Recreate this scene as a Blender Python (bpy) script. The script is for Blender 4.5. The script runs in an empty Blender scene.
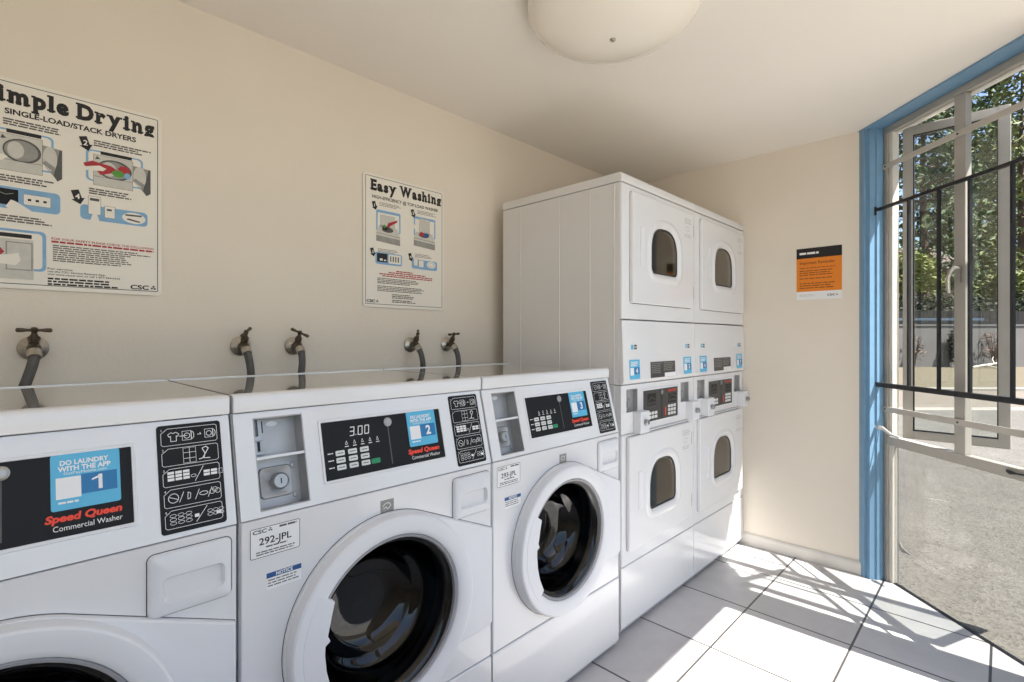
import bpy, bmesh, math, random
from mathutils import Vector, Matrix

random.seed(7)
SC = bpy.context.scene
COL = SC.collection
PI = math.pi
R = math.radians

# ------------------------------------------------------------------ camera, sky, sun, exposure
YAW = 0.7726                                     # viewing direction, from +X towards +Y
cam_data = bpy.data.cameras.new('camera')
cam = bpy.data.objects.new('camera', cam_data)
COL.objects.link(cam)
cam_data.sensor_width = 36.0
cam_data.lens = 36.0 * 503.86 / 1024.0
cam_data.shift_y = -(341.0 - 339.29) / 1024.0
cam_data.clip_start = 0.02
cam_data.clip_end = 400
cam.location = (0, 0, 1.27)
cam.rotation_euler = (R(90), 0, YAW - R(90))
SC.camera = cam

world = bpy.data.worlds.new('world')
SC.world = world
world.use_nodes = True
wn = world.node_tree.nodes
wl = world.node_tree.links
for n in list(wn):
    wn.remove(n)
w_out = wn.new('ShaderNodeOutputWorld')
w_bg = wn.new('ShaderNodeBackground')
w_sky = wn.new('ShaderNodeTexSky')
w_sky.sky_type = 'NISHITA'
w_sky.sun_disc = False
w_sky.sun_elevation = R(62.8)
w_sky.sun_rotation = R(180)
w_sky.air_density = 1.0
w_sky.dust_density = 1.2
w_sky.ozone_density = 1.0
w_bg.inputs['Strength'].default_value = 0.13
wl.new(w_sky.outputs['Color'], w_bg.inputs['Color'])
wl.new(w_bg.outputs['Background'], w_out.inputs['Surface'])

sun_data = bpy.data.lights.new('sun', 'SUN')
sun = bpy.data.objects.new('sun', sun_data)
COL.objects.link(sun)
sun_data.energy = 7.5
sun_data.color = (1.0, 0.96, 0.90)
sun_data.angle = R(0.53)
sun.location = (2, -8, 14)
sun.rotation_euler = Vector((-0.03, 1.0, -1.95)).to_track_quat('-Z', 'Y').to_euler()

SC.view_settings.view_transform = 'Standard'
SC.view_settings.look = 'None'
SC.view_settings.exposure = 1.08
SC.view_settings.gamma = 1.0
SC.view_settings.use_curve_mapping = False
SC.cycles.max_bounces = 12
SC.cycles.diffuse_bounces = 7
SC.cycles.transparent_max_bounces = 16
SC.cycles.caustics_reflective = False
SC.cycles.caustics_refractive = False
SC.cycles.sample_clamp_indirect = 6.0

# ------------------------------------------------------------------ helpers
def lin(c):
    c = c / 255.0
    return c / 12.92 if c <= 0.04045 else ((c + 0.055) / 1.055) ** 2.4

def rgb(r, g, b):
    return (lin(r), lin(g), lin(b), 1.0)

MATS = {}

def mat(name, col, rough=0.5, metal=0.0, spec=0.5, coat=0.0, var=0.0, vscale=8.0, bump=0.0, bscale=60.0, emit=None, estr=0.0):
    m = bpy.data.materials.new(name)
    m.use_nodes = True
    nt = m.node_tree
    b = nt.nodes['Principled BSDF']
    b.inputs['Base Color'].default_value = col
    b.inputs['Roughness'].default_value = rough
    b.inputs['Metallic'].default_value = metal
    b.inputs['Specular IOR Level'].default_value = spec
    b.inputs['Coat Weight'].default_value = coat
    tc = None
    if var > 0 or bump > 0:
        tc = nt.nodes.new('ShaderNodeTexCoord')
    if var > 0:
        no = nt.nodes.new('ShaderNodeTexNoise')
        no.inputs['Scale'].default_value = vscale
        no.inputs['Detail'].default_value = 5
        mr = nt.nodes.new('ShaderNodeMapRange')
        mr.inputs['From Min'].default_value = 0.3
        mr.inputs['From Max'].default_value = 0.7
        mr.inputs['To Min'].default_value = 1.0 - var
        mr.inputs['To Max'].default_value = 1.0 + var
        mx = nt.nodes.new('ShaderNodeVectorMath')
        mx.operation = 'SCALE'
        mx.inputs[0].default_value = col[:3]
        nt.links.new(tc.outputs['Object'], no.inputs['Vector'])
        nt.links.new(no.outputs['Fac'], mr.inputs['Value'])
        nt.links.new(mr.outputs['Result'], mx.inputs['Scale'])
        nt.links.new(mx.outputs['Vector'], b.inputs['Base Color'])
    if bump > 0:
        nb = nt.nodes.new('ShaderNodeTexNoise')
        nb.inputs['Scale'].default_value = bscale
        nb.inputs['Detail'].default_value = 4
        bp = nt.nodes.new('ShaderNodeBump')
        bp.inputs['Strength'].default_value = bump
        bp.inputs['Distance'].default_value = 0.01
        nt.links.new(tc.outputs['Object'], nb.inputs['Vector'])
        nt.links.new(nb.outputs['Fac'], bp.inputs['Height'])
        nt.links.new(bp.outputs['Normal'], b.inputs['Normal'])
    if emit:
        b.inputs['Emission Color'].default_value = emit
        b.inputs['Emission Strength'].default_value = estr
    MATS[name] = m
    return m

def glass_mat(name, tint, gloss=1.0, rough=0.0, dust=0.0, dustcol=(0.6, 0.58, 0.54, 1)):
    m = bpy.data.materials.new(name)
    m.use_nodes = True
    nt = m.node_tree
    for n in list(nt.nodes):
        nt.nodes.remove(n)
    out = nt.nodes.new('ShaderNodeOutputMaterial')
    tr = nt.nodes.new('ShaderNodeBsdfTransparent')
    tr.inputs['Color'].default_value = tint
    gl = nt.nodes.new('ShaderNodeBsdfGlossy')
    gl.inputs['Roughness'].default_value = rough
    gl.inputs['Color'].default_value = (gloss, gloss, gloss, 1)
    lw = nt.nodes.new('ShaderNodeLayerWeight')
    lw.inputs['Blend'].default_value = 0.5
    pw_ = nt.nodes.new('ShaderNodeMath')
    pw_.operation = 'POWER'
    pw_.inputs[1].default_value = 5.0
    nt.links.new(lw.outputs['Facing'], pw_.inputs[0])
    fr = nt.nodes.new('ShaderNodeMath')
    fr.operation = 'MULTIPLY_ADD'
    fr.inputs[1].default_value = 0.95
    fr.inputs[2].default_value = 0.045
    nt.links.new(pw_.outputs[0], fr.inputs[0])
    mx = nt.nodes.new('ShaderNodeMixShader')
    nt.links.new(fr.outputs[0], mx.inputs[0])
    nt.links.new(tr.outputs[0], mx.inputs[1])
    nt.links.new(gl.outputs[0], mx.inputs[2])
    last = mx
    if dust > 0:
        df = nt.nodes.new('ShaderNodeBsdfDiffuse')
        df.inputs['Color'].default_value = dustcol
        tc = nt.nodes.new('ShaderNodeTexCoord')
        no = nt.nodes.new('ShaderNodeTexNoise')
        no.inputs['Scale'].default_value = 5
        no.inputs['Detail'].default_value = 8
        mr = nt.nodes.new('ShaderNodeMapRange')
        mr.inputs['From Min'].default_value = 0.3
        mr.inputs['From Max'].default_value = 0.8
        mr.inputs['To Min'].default_value = dust * 0.3
        mr.inputs['To Max'].default_value = dust * 1.8
        nt.links.new(tc.outputs['Object'], no.inputs['Vector'])
        nt.links.new(no.outputs['Fac'], mr.inputs['Value'])
        m2 = nt.nodes.new('ShaderNodeMixShader')
        nt.links.new(mr.outputs[0], m2.inputs[0])
        nt.links.new(mx.outputs[0], m2.inputs[1])
        nt.links.new(df.outputs[0], m2.inputs[2])
        last = m2
    nt.links.new(last.outputs[0], out.inputs['Surface'])
    MATS[name] = m
    return m


class MB:
    """collects polygons, then links them as ONE mesh object"""
    def __init__(self, m=None):
        self.v, self.f, self.mi, self.mats = [], [], [], []
        self.cur = 0
        if m:
            self.use(m)

    def use(self, m):
        if m not in self.mats:
            self.mats.append(m)
        self.cur = self.mats.index(m)
        return self

    def add(self, verts, faces):
        o = len(self.v)
        self.v += [tuple(p) for p in verts]
        for f in faces:
            self.f.append([i + o for i in f])
            self.mi.append(self.cur)

    def box(self, x0, y0, z0, x1, y1, z1, F=None):
        P = [(x, y, z) for z in (z0, z1) for y in (y0, y1) for x in (x0, x1)]
        if F:
            P = [F(*p) for p in P]
        self.add(P, [(0, 2, 3, 1), (4, 5, 7, 6), (0, 1, 5, 4), (2, 6, 7, 3), (0, 4, 6, 2), (1, 3, 7, 5)])

    def solid(self, F, pts, n0, n1):
        """polygon pts (u, v) in frame F extruded from n0 to n1"""
        k = len(pts)
        P = [F(u, v, n0) for u, v in pts] + [F(u, v, n1) for u, v in pts]
        fs = [tuple(range(k - 1, -1, -1)), tuple(range(k, 2 * k))]
        fs += [(i, (i + 1) % k, (i + 1) % k + k, i + k) for i in range(k)]
        self.add(P, fs)

    def flat(self, F, pts, n):
        self.add([F(u, v, n) for u, v in pts], [tuple(range(len(pts)))])

    def rings(self, rings, close=True, cap0=False, cap1=False):
        k = len(rings[0])
        P = [p for r in rings for p in r]
        fs = []
        for j in range(len(rings) - 1):
            for i in range(k if close else k - 1):
                a, b = j * k + i, j * k + (i + 1) % k
                fs.append((a, b, b + k, a + k))
        if cap0:
            fs.append(tuple(range(k - 1, -1, -1)))
        if cap1:
            fs.append(tuple(range((len(rings) - 1) * k, len(rings) * k)))
        self.add(P, fs)

    def lathe(self, F, cu, cv, prof, N=48, cap0=False, cap1=False):
        """rings of radius r at height n about the normal of F"""
        rs = []
        for r, n in prof:
            r = max(r, 1e-5)
            rs.append([F(cu + r * math.cos(2 * PI * i / N), cv + r * math.sin(2 * PI * i / N), n) for i in range(N)])
        self.rings(rs, True, cap0, cap1)

    def tube(self, path, rad, seg=10, cap=True):
        path = [Vector(p) for p in path]
        rads = rad if isinstance(rad, (list, tuple)) else [rad] * len(path)
        t0 = (path[1] - path[0]).normalized()
        ref = Vector((0, 0, 1)) if abs(t0.z) < 0.9 else Vector((1, 0, 0))
        a = t0.cross(ref).normalized()
        rs = []
        for i, p in enumerate(path):
            t = (path[min(i + 1, len(path) - 1)] - path[max(i - 1, 0)]).normalized()
            a = (a - t * a.dot(t)).normalized()
            b = t.cross(a)
            rs.append([p + (a * math.cos(2 * PI * k / seg) + b * math.sin(2 * PI * k / seg)) * rads[i] for k in range(seg)])
        self.rings(rs, True, cap, cap)

    def build(self, name, parent=None, smooth=35, bevel=0.0, seg=2, fix=True):
        me = bpy.data.meshes.new(name)
        me.from_pydata(self.v, [], self.f)
        for m in self.mats:
            me.materials.append(m)
        me.polygons.foreach_set('material_index', self.mi)
        if fix:
            bm = bmesh.new()
            bm.from_mesh(me)
            bmesh.ops.remove_doubles(bm, verts=bm.verts, dist=1e-6)
            bmesh.ops.recalc_face_normals(bm, faces=bm.faces)
            bm.to_mesh(me)
            bm.free()
        if smooth:
            me.polygons.foreach_set('use_smooth', [True] * len(me.polygons))
            me.set_sharp_from_angle(angle=R(smooth))
        me.update()
        o = bpy.data.objects.new(name, me)
        COL.objects.link(o)
        if parent:
            o.parent = parent
        if bevel:
            bv = o.modifiers.new('bevel', 'BEVEL')
            bv.width = bevel
            bv.segments = seg
            bv.limit_method = 'ANGLE'
            bv.angle_limit = R(40)
        return o


def thing(name, label, cat, loc=(0, 0, 0), rz=0.0, group=None):
    o = bpy.data.objects.new(name, None)
    o.empty_display_size = 0.1
    COL.objects.link(o)
    o.location = loc
    o.rotation_euler = (0, 0, rz)
    return tag(o, label, cat, group)

def tag(o, label, cat, group=None, kind=None):
    if label:
        o['label'] = label
    if cat:
        o['category'] = cat
    if group:
        o['group'] = group
    if kind:
        o['kind'] = kind
    return o

def structure(o):
    o['kind'] = 'structure'
    return o

def rrect(u0, v0, u1, v1, r, seg=5):
    pts = []
    for cx, cy, a0 in ((u1 - r, v0 + r, -90), (u1 - r, v1 - r, 0), (u0 + r, v1 - r, 90), (u0 + r, v0 + r, 180)):
        for i in range(seg + 1):
            a = R(a0 + 90.0 * i / seg)
            pts.append((cx + r * math.cos(a), cy + r * math.sin(a)))
    return pts

def rect(u0, v0, u1, v1):
    return [(u0, v0), (u1, v0), (u1, v1), (u0, v1)]

def circ(cu, cv, r, N=20, a0=0, a1=360, ry=None):
    ry = r if ry is None else ry
    full = abs(a1 - a0) >= 360
    M = N if full else N - 1
    return [(cu + r * math.cos(R(a0 + (a1 - a0) * i / M)), cv + ry * math.sin(R(a0 + (a1 - a0) * i / M))) for i in range(N)]

def ray_poly(cu, cv, pts, th):
    dx, dy = math.cos(th), math.sin(th)
    best = 0
    for i in range(len(pts)):
        ax, ay = pts[i][0] - cu, pts[i][1] - cv
        bx, by = pts[(i + 1) % len(pts)][0] - cu, pts[(i + 1) % len(pts)][1] - cv
        ex, ey = bx - ax, by - ay
        den = dx * ey - dy * ex
        if abs(den) < 1e-12:
            continue
        t = (ax * ey - ay * ex) / den
        s = (ax * dy - ay * dx) / den
        if t > 0 and -1e-6 <= s <= 1 + 1e-6:
            best = max(best, t)
    return best

def loft(mb, F, cu, cv, outlines, N=96, extra=(), cap0=False, cap1=False):
    """outlines: list of (polygon, n); all star-shaped about (cu, cv)"""
    angs = [2 * PI * i / N for i in range(N)]
    keep = [math.atan2(v - cv, u - cu) % (2 * PI) for u, v in extra]
    for pts, n in outlines:
        if len(pts) <= 40:
            keep += [math.atan2(v - cv, u - cu) % (2 * PI) for u, v in pts]
    ks = []
    for a in sorted(keep):
        if not ks or a - ks[-1] > 0.0012:
            ks.append(a)
    angs = sorted(ks + [a for a in angs if all(abs(a - b) > 0.004 for b in ks)])
    rs = []
    for pts, n in outlines:
        ring = []
        for a in angs:
            t = ray_poly(cu, cv, pts, a)
            ring.append(F(cu + t * math.cos(a), cv + t * math.sin(a), n))
        rs.append(ring)
    mb.rings(rs, True, cap0, cap1)

def grow(pts, d, cu, cv):
    """move polygon points outwards along their vertex normals"""
    out = []
    k = len(pts)
    area = sum(pts[i][0] * pts[(i + 1) % k][1] - pts[(i + 1) % k][0] * pts[i][1] for i in range(k))
    sg = 1 if area > 0 else -1
    for i in range(k):
        a, b, c = pts[i - 1], pts[i], pts[(i + 1) % k]
        nx, ny = 0, 0
        for p, q in ((a, b), (b, c)):
            ex, ey = q[0] - p[0], q[1] - p[1]
            l = math.hypot(ex, ey) or 1
            nx += ey / l * sg
            ny += -ex / l * sg
        l = math.hypot(nx, ny) or 1
        out.append((b[0] + nx / l * d, b[1] + ny / l * d))
    return out

def glyphs(s, bold=0.0, spacing=1.0, shear=0.0):
    cu = bpy.data.curves.new('txt', 'FONT')
    cu.body = s
    cu.size = 1.0
    cu.offset = bold
    cu.resolution_u = 3
    cu.space_character = spacing
    cu.shear = shear
    ob = bpy.data.objects.new('txt', cu)
    COL.objects.link(ob)
    me = bpy.data.meshes.new_from_object(ob)
    vs = [(v.co.x, v.co.y) for v in me.vertices]
    fs = [tuple(p.vertices) for p in me.polygons]
    bpy.data.objects.remove(ob)
    bpy.data.curves.remove(cu)
    bpy.data.meshes.remove(me)
    return vs, fs

CAP = 0.7

def put_text(mb, s, F, u0, v0, width, cap, n, bold=0.0, spacing=1.0, shear=0.0, center=False):
    """lettering from u0, baseline v0, fitted to width, cap height cap"""
    vs, fs = glyphs(s, bold, spacing, shear)
    x0 = min(p[0] for p in vs)
    x1 = max(p[0] for p in vs)
    sx = (width / (x1 - x0)) if width else cap / CAP
    sy = cap / CAP
    if center:
        u0 -= (x1 - x0) * sx / 2
    mb.add([F(u0 + (x - x0) * sx, v0 + y * sy, n) for x, y in vs], fs)

def slab_heading(mb, s, F, u0, v0, width, cap, n, bold=0.055):
    """heavy lettering with slab serifs"""
    items = []
    x = 0.0
    st = 0.095
    XH = 0.53
    for ch in s:
        if ch == ' ':
            x += 0.26
            continue
        vs, fs = glyphs(ch, bold)
        a = min(p[0] for p in vs)
        b = max(p[0] for p in vs)
        lo = min(p[1] for p in vs)
        hi = max(p[1] for p in vs)
        w = b - a
        sl = []
        e = 0.07
        def foot(p, q, y):
            sl.append((p, y, q, y + st))
        if ch in 'il':
            foot(-e, w + e, -0.01)
            foot(-e, w * 0.6, (XH if ch == 'i' else hi) - st)
        if ch == 'r':
            foot(-e, 0.28, -0.01)
            foot(-e, 0.1, XH - st)
        if ch in 'nh':
            foot(-e, 0.22, -0.01)
            foot(w - 0.22, w + e, -0.01)
            foot(-e, 0.1, (XH if ch == 'n' else hi) - st)
        if ch == 'm':
            foot(-e, 0.2, -0.01)
            foot(w / 2 - 0.12, w / 2 + 0.12, -0.01)
            foot(w - 0.2, w + e, -0.01)
            foot(-e, 0.1, XH - st)
        if ch == 'p':
            foot(-e, 0.24, lo)
            foot(-e, 0.1, XH - st)
        if ch == 'D':
            foot(-e, 0.2, -0.01)
            foot(-e, 0.2, hi - st)
        if ch == 'E':
            foot(-e, 0.2, -0.01)
            foot(-e, 0.2, hi - st)
            sl.append((w - 0.05, 0, w + 0.03, 0.2))
            sl.append((w - 0.07, hi - 0.2, w + 0.01, hi))
        if ch == 'y':
            foot(-e, 0.22, XH - st)
            foot(w - 0.2, w + e, XH - st)
        if ch == 'W':
            foot(-e, 0.25, hi - st)
            foot(w - 0.22, w + e, hi - st)
            foot(w / 2 - 0.15, w / 2 + 0.15, hi - st)
        if ch == 'a':
            foot(w - 0.12, w + e, -0.01)
        left = -e if sl else 0
        right = max([w] + [q[2] for q in sl])
        ox = x - min([0] + [q[0] for q in sl])
        items.append((ox, a, vs, fs, sl))
        x = ox + right + 0.035
    total = x - 0.035
    sx = width / total
    sy = cap / CAP
    for ox, a, vs, fs, sl in items:
        mb.add([F(u0 + (ox + px - a) * sx, v0 + py * sy, n) for px, py in vs], fs)
        for p0, q0, p1, q1 in sl:
            mb.flat(F, [(u0 + (ox + p0) * sx, v0 + q0 * sy), (u0 + (ox + p1) * sx, v0 + q0 * sy),
                        (u0 + (ox + p1) * sx, v0 + q1 * sy), (u0 + (ox + p0) * sx, v0 + q1 * sy)], n + 0.00006)

def print_lines(mb, F, u0, v_top, width, pitch, count, n, rag=0.15, th=0.5, rnd=None):
    """illegible small print: rows of little word-length strokes"""
    rnd = rnd or random.Random(3)
    for k in range(count):
        v = v_top - k * pitch
        w = width * (1 - rag * rnd.random())
        u = 0.0
        while u < w:
            l = min(pitch * rnd.uniform(0.9, 3.2), w - u)
            mb.flat(F, rect(u0 + u, v - pitch * th, u0 + u + l, v), n)
            u += l + pitch * 0.35

def outline(mb, F, pts, t, n):
    inner = grow(pts, -t, 0, 0)
    k = len(pts)
    P = [F(u, v, n) for u, v in pts] + [F(u, v, n) for u, v in inner]
    mb.add(P, [(i, (i + 1) % k, (i + 1) % k + k, i + k) for i in range(k)])

def stroke(mb, F, pts, t, n):
    """a thin line along pts"""
    for i in range(len(pts) - 1):
        (x0, y0), (x1, y1) = pts[i], pts[i + 1]
        l = math.hypot(x1 - x0, y1 - y0) or 1
        nx, ny = -(y1 - y0) / l * t / 2, (x1 - x0) / l * t / 2
        mb.flat(F, [(x0 - nx, y0 - ny), (x1 - nx, y1 - ny), (x1 + nx, y1 + ny), (x0 + nx, y0 + ny)], n)

def front(u, v, n):
    return (u, -n, v)

# ------------------------------------------------------------------ materials
M_WALL = mat('warm_wall_paint', rgb(226, 217, 203), 0.75, var=0.02, vscale=3, bump=0.12, bscale=90)
M_CEIL = mat('ceiling_paint', rgb(234, 229, 221), 0.8, var=0.015, vscale=2, bump=0.05, bscale=80)
M_BASE = mat('baseboard_paint', rgb(214, 210, 202), 0.5, var=0.03)
M_BLUE = mat('blue_trim_paint', rgb(112, 150, 180), 0.4, var=0.04, vscale=20)
M_FRAME = mat('window_frame_paint', rgb(166, 162, 154), 0.5, var=0.04, vscale=14)
M_CREAM = mat('cream_stop_paint', rgb(218, 213, 202), 0.5)
M_BLACK = mat('black_grille_paint', rgb(26, 26, 28), 0.4, var=0.2, vscale=30)
M_STRAP = mat('strap_paint', rgb(182, 177, 168), 0.5, var=0.05)
M_WHITE = mat('white_enamel', rgb(222, 222, 223), 0.22, coat=0.4, var=0.008, vscale=2)
M_WHITE2 = mat('white_plastic', rgb(220, 221, 224), 0.4, var=0.008)
M_SEAM = mat('dark_seam', rgb(70, 70, 72), 0.7)
M_DISPLAY = mat('black_display', rgb(18, 18, 20), 0.5, spec=0.25)
M_DGREY = mat('charcoal_display', rgb(58, 56, 55), 0.35)
M_INK = mat('ink_black', rgb(22, 20, 20), 0.6)
M_PRINT = mat('small_print_ink', rgb(92, 88, 84), 0.7)
M_WINK = mat('ink_white', rgb(232, 232, 232), 0.6)
M_PAPER = mat('poster_white', rgb(232, 227, 216), 0.4, var=0.01)
M_LABEL = mat('label_white', rgb(232, 232, 232), 0.4)
M_RED = mat('red_ink', rgb(170, 44, 52), 0.6)
M_SQRED = mat('logo_red', rgb(232, 66, 38), 0.5)
M_SKYB = mat('sticker_cyan', rgb(86, 178, 216), 0.4)
M_DBLUE = mat('sticker_blue', rgb(20, 112, 168), 0.4)
M_NAVY = mat('notice_navy', rgb(32, 82, 138), 0.4)
M_POSTB = mat('poster_blue', rgb(128, 172, 208), 0.6, var=0.05, vscale=40)
M_PG1 = mat('drawing_grey_light', rgb(200, 198, 190), 0.6, var=0.05, vscale=60)
M_PG2 = mat('drawing_grey_mid', rgb(146, 145, 140), 0.6, var=0.12, vscale=60)
M_PG3 = mat('drawing_grey_dark', rgb(84, 84, 82), 0.6, var=0.1, vscale=60)
M_GREEN = mat('green_ink', rgb(84, 150, 60), 0.6)
M_GKEY = mat('green_key', rgb(28, 140, 92), 0.5)
M_KEY = mat('white_keys', rgb(214, 216, 214), 0.5)
M_METAL = mat('brushed_steel', rgb(165, 165, 164), 0.42, 1.0, var=0.05, vscale=40)
M_METALD = mat('coin_steel', rgb(178, 178, 178), 0.45, 0.5, var=0.06, vscale=30)
M_DRUM = mat('drum_steel', rgb(84, 84, 88), 0.4, 1.0)
M_RUBBER = mat('grey_rubber_gasket', rgb(150, 150, 154), 0.45)
M_LID = mat('glossy_shaded_lid_enamel', rgb(182, 179, 174), 0.04, coat=1.0, var=0.008, vscale=2)  # white enamel darkened in colour for the dimmer light on the lid tops
M_BLKRUB = mat('black_rubber', rgb(24, 24, 26), 0.4)
M_HINGE = mat('dark_hinge_steel', rgb(70, 70, 72), 0.4, 0.6)
M_BRASS = mat('aged_brass', rgb(92, 82, 70), 0.45, 0.7, var=0.2, vscale=60)
M_FLANGE = mat('tarnished_chrome', rgb(186, 182, 174), 0.3, 0.9, var=0.15, vscale=80)
M_HOSE = mat('grey_hose_rubber', rgb(88, 86, 84), 0.6, var=0.1, vscale=50)
M_ORANGE = mat('orange_notice', rgb(226, 130, 30), 0.5)
M_OINK = mat('orange_notice_ink', rgb(122, 62, 20), 0.6)
M_DOME = mat('white_glass_dome', rgb(240, 234, 222), 0.18, coat=0.4)
M_STICK = mat('torn_white_tape', rgb(206, 204, 200), 0.6)
G_DOOR = glass_mat('dark_door_glass', (0.10, 0.10, 0.11, 1), 0.9)
G_DRY = glass_mat('dryer_door_glass', (0.82, 0.79, 0.74, 1), 1.0)
M_DRUM2 = mat('galvanised_drum', rgb(206, 198, 186), 0.55, 0.15, var=0.04)
G_PANE = glass_mat('window_pane_glass', (0.86, 0.88, 0.87, 1), 0.9)
G_DUSTY = glass_mat('dusty_pane_glass', (0.84, 0.84, 0.83, 1), 0.5, dust=0.012)

def tile_material():
    m = bpy.data.materials.new('white_floor_tiles')
    m.use_nodes = True
    nt = m.node_tree
    b = nt.nodes['Principled BSDF']
    tc = nt.nodes.new('ShaderNodeTexCoord')
    sep = nt.nodes.new('ShaderNodeSeparateXYZ')
    nt.links.new(tc.outputs['Object'], sep.inputs[0])
    def m_(op, a, bb=None):
        n = nt.nodes.new('ShaderNodeMath')
        n.operation = op
        for i, x in enumerate((a, bb)):
            if x is None:
                continue
            if isinstance(x, (int, float)):
                n.inputs[i].default_value = x
            else:
                nt.links.new(x, n.inputs[i])
        return n.outputs[0]
    def dist(co, x0, p):
        k = m_('DIVIDE', m_('SUBTRACT', co, x0), p)
        k = m_('SUBTRACT', k, m_('FLOOR', m_('ADD', k, 0.5)))
        return m_('MULTIPLY', m_('ABSOLUTE', k), p)
    dx = dist(sep.outputs['X'], 2.48, 0.42)
    dy = dist(sep.outputs['Y'], 0.035, 0.415)
    d = m_('MINIMUM', dx, dy)
    g = m_('LESS_THAN', d, 0.0044)
    # one tone per tile
    ix = m_('FLOOR', m_('DIVIDE', m_('SUBTRACT', sep.outputs['X'], 2.48), 0.42))
    iy = m_('FLOOR', m_('DIVIDE', m_('SUBTRACT', sep.outputs['Y'], 0.035), 0.415))
    comb = nt.nodes.new('ShaderNodeCombineXYZ')
    nt.links.new(ix, comb.inputs[0])
    nt.links.new(iy, comb.inputs[1])
    wn_ = nt.nodes.new('ShaderNodeTexWhiteNoise')
    nt.links.new(comb.outputs[0], wn_.inputs['Vector'])
    no = nt.nodes.new('ShaderNodeTexNoise')
    no.inputs['Scale'].default_value = 7
    no.inputs['Detail'].default_value = 7
    no.inputs['Distortion'].default_value = 1.2
    nt.links.new(tc.outputs['Object'], no.inputs['Vector'])
    f = m_('ADD', m_('MULTIPLY', no.outputs['Fac'], 0.7), m_('MULTIPLY', wn_.outputs['Value'], 0.3))
    ra = nt.nodes.new('ShaderNodeMix')
    ra.data_type = 'RGBA'
    ra.inputs[6].default_value = rgb(172, 171, 172)
    ra.inputs[7].default_value = rgb(200, 198, 197)
    nt.links.new(f, ra.inputs[0])
    mg = nt.nodes.new('ShaderNodeMix')
    mg.data_type = 'RGBA'
    mg.inputs[7].default_value = rgb(70, 68, 66)
    nt.links.new(g, mg.inputs[0])
    nt.links.new(ra.outputs[2], mg.inputs[6])
    nt.links.new(mg.outputs[2], b.inputs['Base Color'])
    b.inputs['Roughness'].default_value = 0.32
    h = m_('MULTIPLY', m_('MINIMUM', d, 0.006), 1.0)
    bp = nt.nodes.new('ShaderNodeBump')
    bp.inputs['Strength'].default_value = 0.4
    bp.inputs['Distance'].default_value = 0.3
    nt.links.new(h, bp.inputs['Height'])
    nt.links.new(bp.outputs['Normal'], b.inputs['Normal'])
    return m

def concrete_material(name, c0, c1, speck=0.25):
    m = bpy.data.materials.new(name)
    m.use_nodes = True
    nt = m.node_tree
    b = nt.nodes['Principled BSDF']
    b.inputs['Roughness'].default_value = 0.9
    b.inputs['Specular IOR Level'].default_value = 0.2
    tc = nt.nodes.new('ShaderNodeTexCoord')
    n1 = nt.nodes.new('ShaderNodeTexNoise')
    n1.inputs['Scale'].default_value = 3.2
    n1.inputs['Detail'].default_value = 9
    n1.inputs['Roughness'].default_value = 0.65
    n2 = nt.nodes.new('ShaderNodeTexVoronoi')
    n2.inputs['Scale'].default_value = 70
    nt.links.new(tc.outputs['Object'], n1.inputs['Vector'])
    nt.links.new(tc.outputs['Object'], n2.inputs['Vector'])
    mx = nt.nodes.new('ShaderNodeMix')
    mx.data_type = 'RGBA'
    mx.inputs[6].default_value = c0
    mx.inputs[7].default_value = c1
    nt.links.new(n1.outputs['Fac'], mx.inputs[0])
    hs = nt.nodes.new('ShaderNodeHueSaturation')
    hs.inputs['Saturation'].default_value = 0.0
    nt.links.new(n2.outputs['Color'], hs.inputs['Color'])
    m2 = nt.nodes.new('ShaderNodeMix')
    m2.data_type = 'RGBA'
    m2.blend_type = 'OVERLAY'
    m2.inputs[0].default_value = speck
    nt.links.new(mx.outputs[2], m2.inputs[6])
    nt.links.new(hs.outputs['Color'], m2.inputs[7])
    nt.links.new(m2.outputs[2], b.inputs['Base Color'])
    bp = nt.nodes.new('ShaderNodeBump')
    bp.inputs['Strength'].default_value = 0.35
    bp.inputs['Distance'].default_value = 0.01
    nt.links.new(n2.outputs['Distance'], bp.inputs['Height'])
    nt.links.new(bp.outputs['Normal'], b.inputs['Normal'])
    return m

M_TILE = tile_material()
M_CONC = concrete_material('driveway_concrete', rgb(82, 79, 74), rgb(108, 105, 99), 0.38)
M_KERB = concrete_material('pale_kerb_concrete', rgb(128, 124, 116), rgb(146, 141, 132), 0.15)
M_ROAD = concrete_material('brown_asphalt', rgb(100, 92, 83), rgb(122, 114, 104), 0.2)
M_PALE = concrete_material('pale_added_concrete', rgb(166, 161, 152), rgb(184, 179, 170), 0.15)  # pale tone of the added ground slab that throws sunlight indoors
M_LAWN = concrete_material('dry_grass', rgb(80, 75, 60), rgb(108, 99, 84), 0.5)
M_GWALL = mat('pale_garden_wall', rgb(108, 105, 103), 0.85, var=0.06, vscale=1.2)

# ------------------------------------------------------------------ the room shell
XF, YB, HC = 3.262, 1.965, 2.396
def S2W(s, t):
    return (0.70710678 * (s + t), 0.70710678 * (s - t))

def wprism(name, pts, z0, z1, m):
    mb = MB(m)
    mb.solid(lambda u, v, n: (u, v, n), pts, z0, z1)
    return structure(mb.build(name, smooth=0))

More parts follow.
